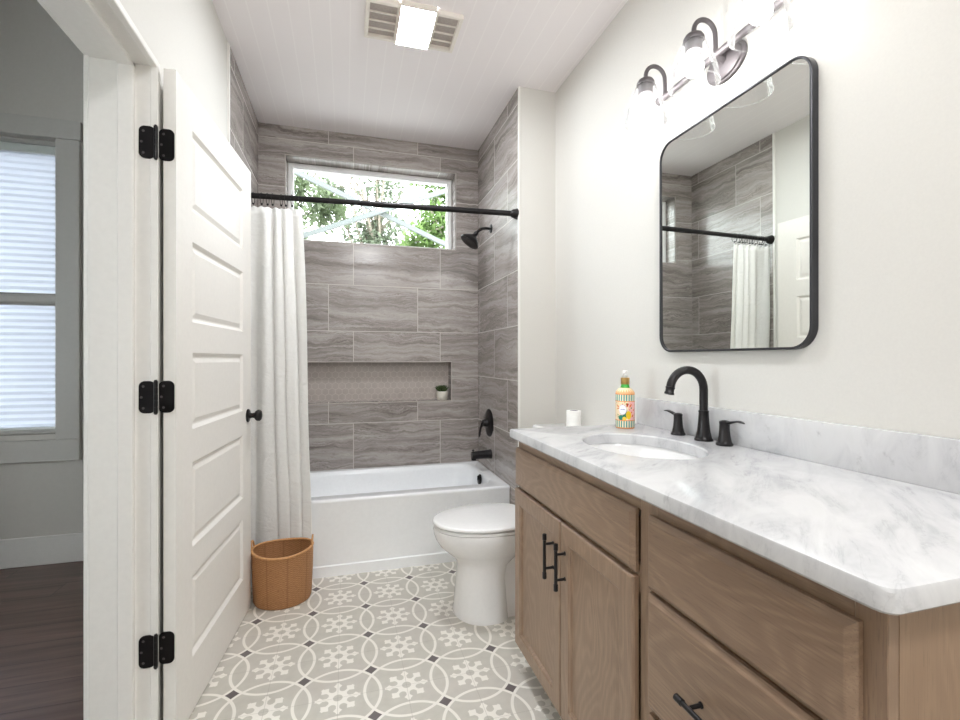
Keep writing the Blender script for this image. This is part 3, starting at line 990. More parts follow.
# ------------------------------------------------------------------ toilet
TY = 2.148
def egg(xf, xb, hw, z, n=48, p=2.25):
    cx = xf + (xb - xf) * 0.56
    out = []
    for k in range(n):
        a = 2 * PI * k / n
        c_, s_ = math.cos(a), math.sin(a)
        if c_ < 0:
            x = cx - (cx - xf) * abs(c_) ** (2 / 2.05)
            y = hw * (1 if s_ > 0 else -1) * abs(s_) ** (2 / 2.05)
        else:
            x = cx + (xb - cx) * abs(c_) ** (2 / 3.0)
            y = hw * (1 if s_ > 0 else -1) * abs(s_) ** (2 / 3.0)
        out.append((x, TY + y, z))
    return out
tt = thing('toilet', (0.75, TY, 0), 'white two piece toilet between the tub and the vanity', 'toilet')
bm = B()
rings_mesh(bm, [egg(0.488, 0.735, 0.152, 0), egg(0.488, 0.735, 0.152, 0.012), egg(0.492, 0.735, 0.147, 0.022), egg(0.497, 0.733, 0.134, 0.10), egg(0.504, 0.733, 0.119, 0.18),
                egg(0.506, 0.745, 0.116, 0.235), egg(0.493, 0.77, 0.124, 0.26), egg(0.458, 0.80, 0.146, 0.29), egg(0.424, 0.83, 0.168, 0.32), egg(0.404, 0.855, 0.180, 0.352),
                egg(0.397, 0.87, 0.186, 0.372), egg(0.394, 0.875, 0.188, 0.395), egg(0.399, 0.875, 0.184, 0.402)])
tw = [(0.66, 0.0), (0.66, 0.30), (0.80, 0.37), (1.17, 0.37), (1.17, 0.20), (1.00, 0.11), (0.97, 0.0)]
def yr(p, s): return (p[0], TY + s * (0.095 if p[1] > 0.03 else 0.11), p[1])
prism(bm, tw, lambda p: yr(p, -1), lambda p: yr(p, 1))
obj('bowl', bm, M['porcelain'], tt, 50)
def flat_egg(xf, xb, hw, z0, z1, r):
    bm = B()
    rings_mesh(bm, [egg(xf + r, xb - r, hw - r, z0), egg(xf, xb, hw, z0 + r * 0.7), egg(xf, xb, hw, z1 - r), egg(xf + r * 0.5, xb - r * .5, hw - r * 0.5, z1 - r * 0.3), egg(xf + r * 1.8, xb - r * 1.8, hw - r * 1.8, z1), egg(xf + 0.09, xb - 0.09, hw - 0.09, z1 + 0.003)])
    return bm
obj('seat', flat_egg(0.397, 0.865, 0.185, 0.403, 0.418, 0.004), M['porcelain'], tt, 50)
obj('lid', flat_egg(0.390, 0.865, 0.191, 0.4225, 0.441, 0.007), M['porcelain'], tt, 50)
bm = B()
rings_mesh(bm, [[(p[0], p[1], z) for p in rrect(0.985 + i, 1.187 - i * 0.3, TY - 0.205 + i, TY + 0.205 - i, 0.03, 5)] for z, i in ((0.37, 0.02), (0.40, 0.008), (0.55, 0.003), (0.80, 0))])
obj('tank', bm, M['porcelain'], tt, 50)
bm = B()
rings_mesh(bm, [[(p[0], p[1], z) for p in rrect(0.965 + i, 1.190 - i, TY - 0.217 + i, TY + 0.217 - i, 0.03, 5)] for z, i in ((0.80, 0.006), (0.803, 0), (0.827, 0), (0.834, 0.004), (0.836, 0.012))])
obj('tank_lid', bm, M['porcelain'], tt, 50)
bm = B()
lathe(bm, (0.985, TY + 0.15, 0.73), (-1, 0, 0), [(0, 0.014), (0.008, 0.014), (0.012, 0.009), (0.02, 0.007)], 14)
tube(bm, [(0.967, TY + 0.15, 0.73), (0.965, TY + 0.11, 0.725), (0.965, TY + 0.075, 0.718)], [0.006, 0.007, 0.005], 10)
obj('flush_lever', bm, M['black_metal'], tt, 40)

tp = thing('toilet_paper_roll', (1.126, 2.175, 0.838), 'nearly used white toilet paper roll upright on the toilet tank', 'toilet paper')
bm = B()
lathe(bm, (1.126, 2.175, 0.8385), (0, 0, 1), [(0, 0.021), (0, 0.036), (0.002, 0.0375), (0.085, 0.0375), (0.087, 0.036), (0.087, 0.0215), (0.08, 0.021), (0.0, 0.021)], 32, False, False)
obj('paper', bm, M['paper'], tp, 40)
bm = B()
lathe(bm, (1.126, 2.175, 0.8385), (0, 0, 1), [(0, 0.0192), (0, 0.0209), (0.0865, 0.0209), (0.0865, 0.0192), (0.0, 0.0192)], 28, False, False)
tag(obj('cardboard_core', bm, M['card'], tp, 40), 'grey cardboard core')

# ------------------------------------------------------------------ niche plant
pp = thing('potted_succulent', (0.698, 3.465, NZ0), 'tiny green succulent in a white pot inside the shower niche', 'potted plant')
bm = B()
lathe(bm, (0.698, 3.465, NZ0), (0, 0, 1), [(0, 0.034), (0.004, 0.038), (0.03, 0.0415), (0.062, 0.043), (0.065, 0.0415), (0.065, 0.038), (0.057, 0.037)], 32)
pot = obj('pot', bm, M['pot'], pp, 40)
bm = B()
lathe(bm, (0.698, 3.465, NZ0 + 0.0575), (0, 0, 1), [(0, 0.0365), (0.002, 0.0365)], 24)
obj('soil', bm, M['soil'], pot, 0)
bm = B()
random.seed(9)
for ringk, (nn, tilt, ln) in enumerate(((10, 62, 0.058), (9, 42, 0.05), (6, 18, 0.042))):
    for k in range(nn):
        a = 2 * PI * k / nn + ringk * 0.3
        th = math.radians(tilt + random.uniform(-8, 8))
        d = Vector((math.sin(th) * math.cos(a), math.sin(th) * math.sin(a), math.cos(th)))
        b0 = Vector((0.698, 3.465, NZ0 + 0.06)) + d * 0.004
        tube(bm, [b0, b0 + d * ln * 0.35, b0 + d * ln * 0.65 + Vector((0, 0, 0.003)), b0 + d * ln + Vector((0, 0, 0.008))], [0.004, 0.0085, 0.0075, 0.001], 7)
obj('leaves', bm, M['succulent'], pp, 50)

# ------------------------------------------------------------------ vanity cabinet
VY0, VY1 = 0.418, 1.706
FX = 0.647             # face frame front
DX = 0.628             # door and drawer fronts
CT = 0.885             # underside of the counter
van = thing('vanity_cabinet', (0.92, 1.055, 0), 'brown oak bathroom vanity cabinet under the marble counter', 'cabinet')
bm = B()
SY, SX = 1.28, 0.895
bm = B()
for ya, yb in ((VY0, VY0 + 0.018), (VY1 - 0.018, VY1)):          # end panels notched for the toe kick
    prism(bm, [(FX + 0.02, CT), (FX + 0.02, 0.1), (FX + 0.092, 0.1), (FX + 0.092, 0), (XR - 0.002, 0), (XR - 0.002, CT)], lambda p: (p[0], ya, p[1]), lambda p: (p[0], yb, p[1]))
box(bm, (FX + 0.02, VY0 + 0.018, 0.09), (XR - 0.02, VY1 - 0.018, 0.108))
box(bm, (XR - 0.02, VY0 + 0.018, 0.09), (XR - 0.002, VY1 - 0.018, CT))
box(bm, (FX + 0.02, 0.877, 0.108), (XR - 0.02, 0.895, CT))
obj('carcass', bm, M['oak_end'], van, 0)
bm = B()
box(bm, (FX + 0.077, VY0 + 0.019, 0.0), (FX + 0.0915, VY1 - 0.019, 0.0895))
obj('toe_kick', bm, M['oak_dark'], van, 0)
for ya, yb in ((VY0, VY0 + 0.04), (0.862, 0.925), (VY1 - 0.035, VY1)):
    obj('face_stile', box(B(), (FX, ya, 0.1), (FX + 0.0195, yb, CT), 0.0012, 1), M['oak_up'], van, 0)
for ya, yb, za, zb in [(p, q, a, b) for a, b in ((0.1, 0.125), (0.655, 0.72), (0.845, CT)) for p, q in ((VY0 + 0.0405, 0.8615), (0.9255, VY1 - 0.0355))] + [(VY0 + 0.0405, 0.8615, 0.405, 0.447)]:
    obj('face_rail', box(B(), (FX + 0.0005, ya, za), (FX + 0.019, yb, zb), 0.001, 1), M['oak_across'], van, 0)
cf = lambda u, v, d: (DX + d, u, v)
T = FX - DX - 0.0003
edge_l = [(0.001, T), (0, T - 0.001), (0, 0.009), (0.003, 0.0065), (0.010, 0.0012), (0.0125, 0.0)]
door_l = [(0.001, T), (0, T - 0.001), (0, 0.006), (0.0025, 0.0018), (0.006, 0.0), (0.052, 0.0), (0.0555, 0.003), (0.059, 0.0035), (0.0615, 0.0095), (0.064, 0.0105)]


def pull(parent, c, axis, L):
    """bar pull: bar, two posts, collars at the ends"""
    bm = B()
    ax = Vector(axis); c = Vector(c)
    o_ = Vector((-0.030, 0, 0))
    tube(bm, [c + o_ - ax * L / 2, c + o_ + ax * L / 2], 0.0052, 14)
    for s in (-1, 1):
        e = c + o_ + ax * s * (L / 2 - 0.010)
        lathe(bm, e - ax * 0.009 * 1, ax, [(0, 0.0052), (0.001, 0.0068), (0.018, 0.0068), (0.019, 0.0055)], 16)
        p0 = c + ax * s * (L / 2 - 0.032)
        tube(bm, [p0, p0 + o_ * 1.0], [0.0042, 0.0038], 10)
        lathe(bm, p0, (-1, 0, 0), [(0, 0.0062), (0.002, 0.006), (0.003, 0.004)], 12)
    return obj('handle', bm, M['bronze'], parent, 40)

bm = loft_rect(B(), 0.929, 1.701, 0.703, 0.849, edge_l, cf)
obj('false_drawer_front', bm, M['oak_across'], van, 0)
for (ya, yb, hy) in ((1.3045, 1.701, 1.351), (0.929, 1.3015, 1.269)):
    bm = loft_rect(B(), ya, yb, 0.097, 0.694, door_l, cf)
    d_ = obj('door', bm, M['oak_up'], van, 0)
    pull(d_, (DX, hy, 0.573), (0, 0, 1), 0.14)
for (za, zb, hz) in ((0.690, 0.850, None), (0.433, 0.681, 0.554), (0.100, 0.417, 0.259)):
    bm = loft_rect(B(), 0.446, 0.881, za, zb, edge_l, cf)
    d_ = obj('drawer', bm, M['oak_across'], van, 0)
    if hz: pull(d_, (DX, 0.651, hz), (0, 1, 0), 0.19)

# ------------------------------------------------------------------ countertop with undermount sink
ct = thing('countertop', (0.905, 1.05, CT), 'white grey veined marble counter with backsplash on the oak vanity', 'countertop')
CX0, CX1, CY0, CY1, CZ = 0.612, XR - 0.001, 0.392, 1.711, 0.92
SAX, SAY = 0.160, 0.222
N = 96
def outer(i, z, ins):
    # counter rectangle sampled by angle round the sink
    a = 2 * PI * i / N
    dx, dy = math.cos(a), math.sin(a)
    x0, x1, y0, y1 = CX0 + ins, CX1 - 0.0, CY0 + ins, CY1 - ins
    t_ = min([((x1 - SX) / dx) if dx > 1e-9 else ((x0 - SX) / dx) if dx < -1e-9 else 1e9, ((y1 - SY) / dy) if dy > 1e-9 else ((y0 - SY) / dy) if dy < -1e-9 else 1e9])
    return [SX + dx * t_, SY + dy * t_, z]
# snap angles so that corners are hit exactly
angs = sorted([2 * PI * i / N for i in range(N)] + [math.atan2(y - SY, x - SX) % (2 * PI) for x in (CX0, CX1) for y in (CY0, CY1)]
              + [math.atan2(y - SY, x - SX) % (2 * PI) for x, y in [(CX0 + 0.019 * i / 8, CY0 + 0.019 * (8 - i) / 8) for i in range(9)]])
def rect_at(a, ins, z):
    dx, dy = math.cos(a), math.sin(a)
    x0, x1, y0, y1 = CX0 + ins, CX1, CY0 + ins, CY1 - ins
    c_ = []
    if dx > 1e-9: c_.append((x1 - SX) / dx)
    if dx < -1e-9: c_.append((x0 - SX) / dx)
    if dy > 1e-9: c_.append((y1 - SY) / dy)
    if dy < -1e-9: c_.append((y0 - SY) / dy)
    k = min(c_)
    x, y = SX + dx * k, SY + dy * k
    # round the near front corner
    r = 0.019
    qx, qy = CX0 + ins + r, CY0 + ins + r
    if x < qx and y < qy:
        v = Vector((x - qx, y - qy)); v = v.normalized() * r
        x, y = qx + v.x, qy + v.y
    return (x, y, z)
def oval(a, k, z):
    # point of the sink oval seen at the same angle
    dx, dy = math.cos(a), math.sin(a)
    t_ = 1 / math.sqrt((dx / (SAX * k)) ** 2 + (dy / (SAY * k)) ** 2)
    return (SX + dx * t_, SY + dy * t_, z)
bm = B()
rg = [[oval(a, 1.0, CT) for a in angs], [oval(a, 1.0, CZ - 0.004) for a in angs], [oval(a, 1.02, CZ) for a in angs],
      [rect_at(a, 0.006, CZ) for a in angs], [rect_at(a, 0.0018, CZ - 0.0018) for a in angs], [rect_at(a, 0, CZ - 0.006) for a in angs],
      [rect_at(a, 0, CT + 0.005) for a in angs], [rect_at(a, 0.005, CT) for a in angs]]
vsr = rings_mesh(bm, rg, False, False)
for i in range(len(angs)):
    j = (i + 1) % len(angs)
    bm.faces.new((vsr[-1][i], vsr[-1][j], vsr[0][j], vsr[0][i]))
obj('slab', bm, M['marble'], ct, 30)
bm = box(B(), (CX1 - 0.02, CY0, CZ), (CX1, CY1, CZ + 0.108), 0.002)
obj('backsplash', bm, M['marble'], ct, 30)

sk = thing('sink', (SX, SY, CT - 0.15), 'oval white undermount sink set into the marble counter', 'sink')
bm = B()
pr = [(1.10, CT - 0.001), (1.03, CT - 0.001), (1.0, CT - 0.012), (0.97, CT - 0.05), (0.88, CT - 0.10), (0.68, CT - 0.135), (0.35, CT - 0.148), (0.10, CT - 0.150)]
prb = [(0.10, CT - 0.162), (0.40, CT - 0.160), (0.75, CT - 0.145), (0.95, CT - 0.108), (1.04, CT - 0.05), (1.06, CT - 0.014), (1.10, CT - 0.012)]
rings_mesh(bm, [[(SX + SAX * k * math.cos(2 * PI * i / 64), SY + SAY * k * math.sin(2 * PI * i / 64), z) for i in range(64)] for k, z in pr + prb[0:0]], False, True)
rings_mesh(bm, [[(SX + SAX * k * math.cos(2 * PI * i / 64), SY + SAY * k * math.sin(2 * PI * i / 64), z) for i in range(64)] for k, z in prb + pr[:1]], True, False)
obj('basin', bm, M['porcelain'], sk, 50)
bm = B()
lathe(bm, (SX, SY, CT - 0.150), (0, 0, 1), [(0, 0.024), (0.003, 0.024), (0.005, 0.02), (0.004, 0.012), (0.008, 0.011), (0.0095, 0.004)], 24)
obj('drain', bm, M['black_metal'], sk, 40)

# ------------------------------------------------------------------ faucet
FY, FXC = 1.287, 1.142
CZ += 0.0006
fc = thing('faucet', (FXC, FY, CZ), 'dark bronze widespread faucet with arched spout behind the sink', 'faucet')
bm = B()
lathe(bm, (FXC, FY, CZ), (0, 0, 1), [(0, 0.029), (0.005, 0.029), (0.008, 0.026), (0.014, 0.0245), (0.03, 0.0205), (0.06, 0.0175), (0.092, 0.0155), (0.094, 0.0165), (0.098, 0.0165), (0.100, 0.014)], 32)
pts = [(FXC, FY, CZ + 0.095), (FXC, FY, CZ + 0.13)]
Rb = 0.0655
zc = CZ + 0.168
for k in range(19):
    a = math.radians(0 + 172 * k / 18)
    pts.append((FXC - Rb + Rb * math.cos(a), FY, zc + Rb * math.sin(a)))
tube(bm, pts, [0.0135] * 2 + [0.0135 - 0.0000 * k for k in range(19)], 18)
e = Vector(pts[-1]); dd = (Vector(pts[-1]) - Vector(pts[-2])).normalized()
lathe(bm, e - dd * 0.002, dd, [(0, 0.0137), (0.001, 0.015), (0.004, 0.015), (0.006, 0.0135), (0.016, 0.0135), (0.019, 0.0155), (0.024, 0.0155), (0.025, 0.012), (0.022, 0.009)], 20)
obj('spout', bm, M['bronze'], fc, 40)
for hy, s in ((1.409, 1), (1.196, -1)):
    bm = B()
    hx = 1.140
    lathe(bm, (hx, hy, CZ), (0, 0, 1), [(0, 0.025), (0.005, 0.025), (0.008, 0.0215), (0.014, 0.020), (0.03, 0.0168), (0.05, 0.015), (0.066, 0.0148), (0.069, 0.0155), (0.073, 0.0155), (0.076, 0.0125), (0.078, 0.004)], 28)
    h_ = obj('handle', bm, M['bronze'], fc, 40)
    bm = B()
    # flat lever, slightly S-curved
    path = [(0.0, 0.070, 0.010, 0.006), (0.016, 0.071, 0.009, 0.0055), (0.034, 0.076, 0.0095, 0.004), (0.052, 0.080, 0.0105, 0.0032), (0.066, 0.079, 0.008, 0.003), (0.075, 0.077, 0.003, 0.0018)]
    rings = []
    for (q, zz, wd, th) in path:
        rings.append([(hx + wd * math.cos(2 * PI * k / 14), hy + s * q, CZ + zz + th * math.sin(2 * PI * k / 14)) for k in range(14)])
    rings_mesh(bm, rings)
    obj('lever', bm, M['bronze'], h_, 50)

# ------------------------------------------------------------------ soap bottle
SBX, SBY = 1.058, 1.613
so = thing('soap_bottle', (SBX, SBY, CZ), 'colourful lemon patterned soap pump bottle at the back of the counter', 'soap bottle')
bm = B()
lathe(bm, (SBX, SBY, CZ), (0, 0, 1), [(0, 0.034), (0.003, 0.0365), (0.128, 0.0365), (0.134, 0.0355), (0.141, 0.031), (0.147, 0.024), (0.150, 0.018)], 40)
obj('body', bm, M['bottle'], so, 40)
bm = B()
lathe(bm, (SBX, SBY, CZ + 0.1495), (0, 0, 1), [(0, 0.018), (0.006, 0.0165), (0.010, 0.0155), (0.014, 0.015)], 28)
tag(obj('neck', bm, M['bottle_green'], so, 40), 'green bottle neck')
bm = B()
lathe(bm, (SBX, SBY, CZ + 0.163), (0, 0, 1), [(0, 0.0165), (0.001, 0.017), (0.024, 0.017), (0.025, 0.015), (0.025, 0.008)], 28)
tag(obj('collar', bm, M['gold'], so, 40), 'gold collar')
bm = B()
lathe(bm, (SBX, SBY, CZ + 0.187), (0, 0, 1), [(0, 0.007), (0.008, 0.007), (0.009, 0.0115), (0.026, 0.0105), (0.029, 0.006)], 24)
tube(bm, [(SBX, SBY, CZ + 0.206), (SBX - 0.016, SBY - 0.018, CZ + 0.207), (SBX - 0.021, SBY - 0.024, CZ + 0.201)], [0.006, 0.005, 0.0042], 10)
tag(obj('pump', bm, M['white_plastic'], so, 40), 'white pump head')

so.scale = (1, 1, 1.045)

# ------------------------------------------------------------------ mirror
MY0, MY1, MZ0, MZ1 = 0.937, 1.556, 1.216, 2.012
mr = thing('mirror', (XR, 1.242, MZ0), 'rounded rectangular wall mirror in a thin black frame over the sink', 'mirror')
bm = B()
xa, xb = XR - 0.025, XR - 0.001
loops = []
for ins, x in ((0.0, xb), (0.0, xa + 0.002), (0.0015, xa), (0.0055, xa), (0.007, xa + 0.0015), (0.007, xa + 0.014), (0.007, xb)):
    loops.append([(x, p[0], p[1]) for p in rrect(MY0 + ins, MY1 - ins, MZ0 + ins, MZ1 - ins, 0.062 - ins, 9)])
vv = [[bm.verts.new(p) for p in l] for l in loops]
for a, b in zip(vv, vv[1:] + vv[:1]):
    for k in range(len(a)):
        bm.faces.new((a[k], a[(k + 1) % len(a)], b[(k + 1) % len(a)], b[k]))
obj('frame', bm, plain('mirror_frame', (58, 58, 62), 0.32, 0.5), mr, 35)
bm = B()
pl = rrect(MY0 + 0.0072, MY1 - 0.0072, MZ0 + 0.0072, MZ1 - 0.0072, 0.055, 9)
lean = lambda p: -0.0012 * (p[0] - 1.242) - 0.004 * (p[1] - 1.6)      # hangs a touch forward at the top
prism(bm, pl, lambda p: (xa + 0.006 + lean(p), p[0], p[1]), lambda p: (xa + 0.011 + lean(p), p[0], p[1]))
obj('glass', bm, M['mirror_glass'], mr, 0)

# ------------------------------------------------------------------ vanity light
LZ, LX = 2.173, 1.071
vlt = thing('vanity_light', (XR, 1.25, 2.155), 'three light bronze wall fixture with clear glass shades above the mirror', 'wall light')
bm = B()
lathe(bm, (XR - 0.0005, 1.245, 2.155), (-1, 0, 0), [(0, 1.0), (0.006, 1.0), (0.009, 0.96), (0.010, 0.88), (0.015, 0.84), (0.018, 0.72), (0.019, 0.3)], 48, sx=0.082, sy=0.058, u=(0, 1, 0))
obj('back_plate', bm, M['light_metal'], vlt, 35)
bm = B()
tube(bm, [(XR - 0.045, 0.975, LZ), (XR - 0.045, 1.525, LZ)], 0.0115, 16)
for y in (0.975, 1.525):
    lathe(bm, (XR - 0.045, y, LZ), (0, 1 if y > 1.2 else -1, 0), [(0, 0.0115), (0.001, 0.015), (0.007, 0.015), (0.010, 0.008)], 16)
tube(bm, [(XR - 0.015, 1.24, 2.160), (XR - 0.048, 1.24, LZ)], 0.012, 12)
obj('bar', bm, M['light_metal'], vlt, 35)


def light_arm(yc):
    bm = B()
    x0 = XR - 0.045
    pts = [(x0, yc, LZ), (x0 + 0.004, yc, LZ + 0.03), (x0 + 0.003, yc, LZ + 0.06)]
    rx, rz = (x0 + 0.003 - LX) / 2, 0.044
    cx = (x0 + 0.003 + LX) / 2
    for k in range(1, 15):
        a = PI * k / 14
        pts.append((cx + rx * math.cos(a), yc, LZ + 0.066 + rz * math.sin(a)))
    pts.append((LX, yc, LZ + 0.050))
    tube(bm, pts, 0.0075, 12)
    arm = obj('arm', bm, M['light_metal'], vlt, 40)
    bm = B()
    zt = LZ + 0.056
    lathe(bm, (LX, yc, zt), (0, 0, -1), [(-0.006, 0.009), (0, 0.014), (0.005, 0.026), (0.014, 0.0315), (0.020, 0.0325), (0.024, 0.031), (0.024, 0.026), (0.058, 0.0255), (0.060, 0.021)], 28)
    obj('socket', bm, M['light_metal'], arm, 40)
    bm = B()
    zs = zt - 0.022
    lathe(bm, (LX, yc, zs), (0, 0, -1), [(0, 0.024), (0.001, 0.032), (0.012, 0.038), (0.035, 0.049), (0.065, 0.060), (0.095, 0.069), (0.128, 0.0745), (0.142, 0.076)], 40, False, False)
    s_ = obj('shade', bm, M['shade_glass'], arm, 60)
    bm = B()
    tube(bm, [(LX + 0.076 * math.cos(2 * PI * k / 40), yc + 0.076 * math.sin(2 * PI * k / 40), zs - 0.142) for k in range(41)], 0.0016, 6, False)
    lip = obj('shade_rim', bm, M['shade_glass'], arm, 60)
    bm = B()
    lathe(bm, (LX, yc, zt - 0.060), (0, 0, -1), [(0, 0.013), (0.012, 0.014), (0.022, 0.021), (0.034, 0.0275), (0.046, 0.0295), (0.058, 0.0275), (0.068, 0.0205), (0.073, 0.011), (0.075, 0.002)], 24)
    obj('bulb', bm, M['bulb'], arm, 60)
for yc in (1.50, 1.25, 1.0): light_arm(yc)

# ------------------------------------------------------------------ ceiling exhaust fan with light
ef = thing('exhaust_fan', (0.305, 2.216, CEIL), 'white ceiling exhaust fan with a lit lens in its middle', 'exhaust fan')
ex0, ex1, ey0, ey1 = 0.086, 0.522, 2.082, 2.333
bm = B()
z1 = CEIL - 0.0005
for lo, hi in (((ex0, ey0, z1 - 0.022), (ex1, ey0 + 0.016, z1)), ((ex0, ey1 - 0.016, z1 - 0.022), (ex1, ey1, z1)),
               ((ex0, ey0 + 0.016, z1 - 0.022), (ex0 + 0.018, ey1 - 0.016, z1)), ((ex1 - 0.018, ey0 + 0.016, z1 - 0.022), (ex1, ey1 - 0.016, z1)),
               ((0.226, ey0 + 0.016, z1 - 0.022), (0.235, ey1 - 0.016, z1)), ((0.397, ey0 + 0.016, z1 - 0.022), (0.406, ey1 - 0.016, z1))):
    box(bm, lo, hi, 0.002, 1)
obj('grille_frame', bm, M['fan_grille'], ef, 0)
for xa_, xb_ in ((ex0 + 0.018, 0.226), (0.406, ex1 - 0.018)):
    for k in range(1, 4):
        y = ey0 + 0.016 + (ey1 - ey0 - 0.032) * k / 4
        obj('slat', box(B(), (xa_, y - 0.0016, z1 - 0.021), (xb_, y + 0.0016, z1 - 0.012), 0.001, 1), M['fan_grille'], ef, 0)
g_ = G('fan_mesh', 0.8)
x, y, z = g_.pos()
k_ = g_.m('SINE', x * 1400.0) * g_.m('SINE', y * 1400.0)
g_.color(g_.mix(g_.step(k_, -0.2, 0.4), lin(150, 141, 135), lin(206, 198, 192)))
for xa_, xb_ in ((ex0 + 0.018, 0.226), (0.406, ex1 - 0.018)):
    tag(obj('filter_mesh', box(B(), (xa_, ey0 + 0.016, z1 - 0.004), (xb_, ey1 - 0.016, z1)), g_.mat, ef, 0), 'grey mesh behind the slats')
bm = B()
prof = []
for k in range(13):
    a = PI * k / 12
    prof.append((2.203 - 0.128 * math.cos(a), z1 - 0.016 - 0.013 * math.sin(a) ** 0.7))
prof = [(prof[0][0], z1 - 0.004)] + prof + [(prof[-1][0], z1 - 0.004)]
prism(bm, prof, lambda p: (0.2397, p[0], p[1]), lambda p: (0.3923, p[0], p[1]))
for xa_, xb_ in ((0.2355, 0.2395), (0.3925, 0.3965)):  # end shields added to keep the lens light off the slats
    b2 = B()
    prism(b2, [(q[0] + (0.002 if q[0] > 2.203 else -0.002), q[1] - 0.002) for q in prof], lambda p: (xa_, p[0], p[1]), lambda p: (xb_, p[0], p[1]))
    obj('lens_cap', b2, M['fan_grille'], ef, 0)
for ya, yb in ((2.203 - 0.1332, 2.203 - 0.1283), (2.203 + 0.1283, 2.203 + 0.1332)):  # more added shields, stopping lens glow on the ceiling
    obj('lens_cap', box(B(), (0.2355, ya, z1 - 0.0265), (0.3965, yb, z1), 0.001, 1), M['fan_grille'], ef, 0)
tag(obj('light_lens', bm, M['fan_lens'], ef, 0), 'glowing white lens')

# unseen fill lamp, added to brighten the near half of the room
cl = thing('ceiling_lamp', (0.32, -0.45, CEIL), 'round flush white ceiling lamp over the near half of the bathroom', 'ceiling lamp')
bm = B()
lathe(bm, (0.32, -0.45, CEIL - 0.0005), (0, 0, -1), [(0, 0.17), (0.02, 0.17), (0.028, 0.165), (0.028, 0.155)], 40)
obj('base', bm, M['white_plastic'], cl, 40)
bm = B()
lathe(bm, (0.32, -0.45, CEIL - 0.029), (0, 0, -1), [(0, 0.155), (0.02, 0.15), (0.04, 0.12), (0.05, 0.07), (0.053, 0.01)], 40)
tag(obj('diffuser', bm, emit('lamp_diffuser', (0.96, 0.98, 1.0, 1), REAR_FILL), cl, 60), 'glowing round diffuser')

# ------------------------------------------------------------------ outside
struct('ground', box(B(), (-14, 3.62, -0.35), (16, 26, -0.25)), M['ground'], 'grassy ground outside the window')  # concrete grey, so that no green light bounces onto the ceiling
br = thing('cross_brace', (0.2, 5.0, -0.25), 'pale crossed diagonal beams between posts outside the shower window', 'brace')  # pale crossed strips beyond the pane, built as solid bars on posts
PX0, PX1 = -0.85, 1.55
def diag_strip(bm, a, b, w, y, t_):
    a = Vector((a[0], y, a[1])); b = Vector((b[0], y, b[1]))
    d = (b - a).normalized(); nrm = Vector((-d.z, 0, d.x)) * w / 2
    dy = Vector((0, t_ / 2, 0))
    rings_mesh(bm, [[a + nrm - dy, a - nrm - dy, a - nrm + dy, a + nrm + dy], [b + nrm - dy, b - nrm - dy, b - nrm + dy, b + nrm + dy]])
for a, b, yy in (((PX0, 2.24), (PX1, 3.22), 4.98), ((PX0, 3.22), (PX1, 2.24), 5.025)):
    bm = B(); diag_strip(bm, a, b, 0.045, yy, 0.04)
    obj('beam', bm, M['brace_paint'], br, 0)
for x in (PX0, PX1):
    bm = box(B(), (x - 0.05, 4.95, -0.25), (x + 0.05, 5.05, 3.4), 0.004, 1)
    obj('post', bm, M['brace_paint'], br, 0)


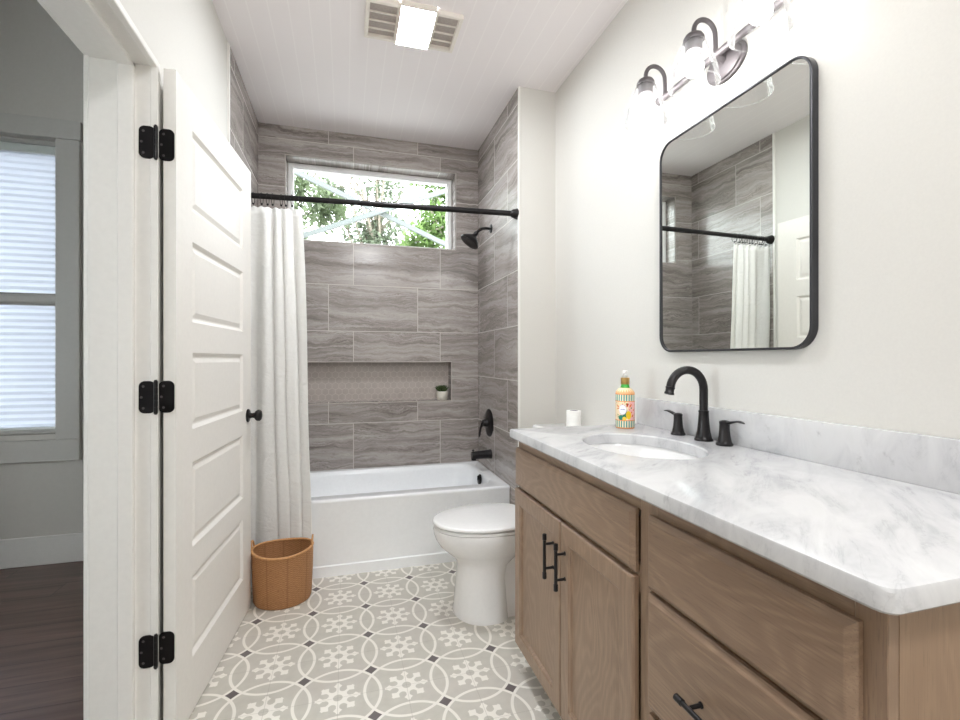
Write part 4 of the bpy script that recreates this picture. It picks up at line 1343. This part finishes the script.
def tree(loc, h, blobs, nleaf, size, mat, label, seed, twigs=26):
    rnd = random.Random(seed)
    t_ = thing('tree', (loc[0], loc[1], -0.25), label, 'tree', 'trees outside the shower window')
    base = Vector((loc[0], loc[1], -0.25))
    bm = B()
    tube(bm, [base, base + Vector((0.05, 0, h * 0.35)), base + Vector((-0.05, 0.05, h * 0.65)), base + Vector((0.02, 0, h * 0.9))], [0.09, 0.07, 0.05, 0.02], 9)
    for k in range(twigs):
        c, r = rnd.choice(blobs)
        c = Vector(c) + Vector((rnd.uniform(-1, 1), rnd.uniform(-1, 1), rnd.uniform(-1, 1))) * r * 0.7
        s0 = base + Vector((0, 0, h * rnd.uniform(0.35, 0.7)))
        mid = (s0 + c) / 2 + Vector((rnd.uniform(-.2, .2), rnd.uniform(-.2, .2), rnd.uniform(-.1, .3)))
        tube(bm, [s0, mid, c], [0.035, 0.02, 0.008], 5)
    obj('trunk', bm, M['bark'], t_, 60)
    bm = B()
    for k in range(nleaf):
        c, r = rnd.choice(blobs)
        v = Vector((rnd.gauss(0, 1), rnd.gauss(0, 1), rnd.gauss(0, 1))).normalized() * r * rnd.random() ** 0.45
        p = Vector(c) + v
        d = Vector((rnd.gauss(0, 1), rnd.gauss(0, 1), rnd.gauss(0, 1) - 0.4)).normalized()
        u_, w_ = frame_of(d)
        s_ = size * rnd.uniform(0.6, 1.3)
        bm.faces.new([bm.verts.new(q) for q in (p, p + d * s_ * 0.5 + u_ * s_ * 0.28, p + d * s_, p + d * s_ * 0.5 - u_ * s_ * 0.28 + w_ * s_ * 0.08)])
    obj('foliage', bm, mat, t_, 0)


tree((-1.5, 8.0), 6.0, [((-1.2, 7.6, 4.4), 0.55), ((-0.75, 8.0, 3.75), 0.5), ((-1.0, 8.4, 3.35), 0.4), ((-0.2, 7.8, 4.6), 0.45), ((-0.3, 8.3, 3.7), 0.35), ((-0.9, 7.6, 4.0), 0.4), ((-2.0, 8.0, 5.2), 0.7)], 4000, 0.12, M['leaf_olive'],
     'sparse olive green tree at the left behind the shower window', 1)
tree((0.6, 9.0), 6.0, [((0.2, 8.8, 4.9), 0.5), ((0.7, 9.0, 4.5), 0.5), ((0.2, 9.2, 3.7), 0.45), ((0.75, 9.0, 3.6), 0.5), ((-0.3, 9.3, 4.3), 0.35), ((0.9, 9.3, 5.2), 0.5), ((0.5, 8.8, 3.2), 0.4)], 3600, 0.12, M['leaf_grey'],
     'grey green tree in the middle behind the crossed beams', 2)
tree((2.2, 8.0), 5.4, [((1.75, 8.0, 4.1), 0.5), ((1.5, 7.9, 3.5), 0.42), ((2.0, 8.2, 3.4), 0.55), ((1.25, 8.0, 4.5), 0.32), ((1.2, 7.8, 3.1), 0.35), ((2.1, 8, 4.7), 0.6), ((1.9, 7.7, 2.8), 0.6)], 6500, 0.11, M['leaf_bright'],
     'dense bright green tree at the right of the shower window', 3)
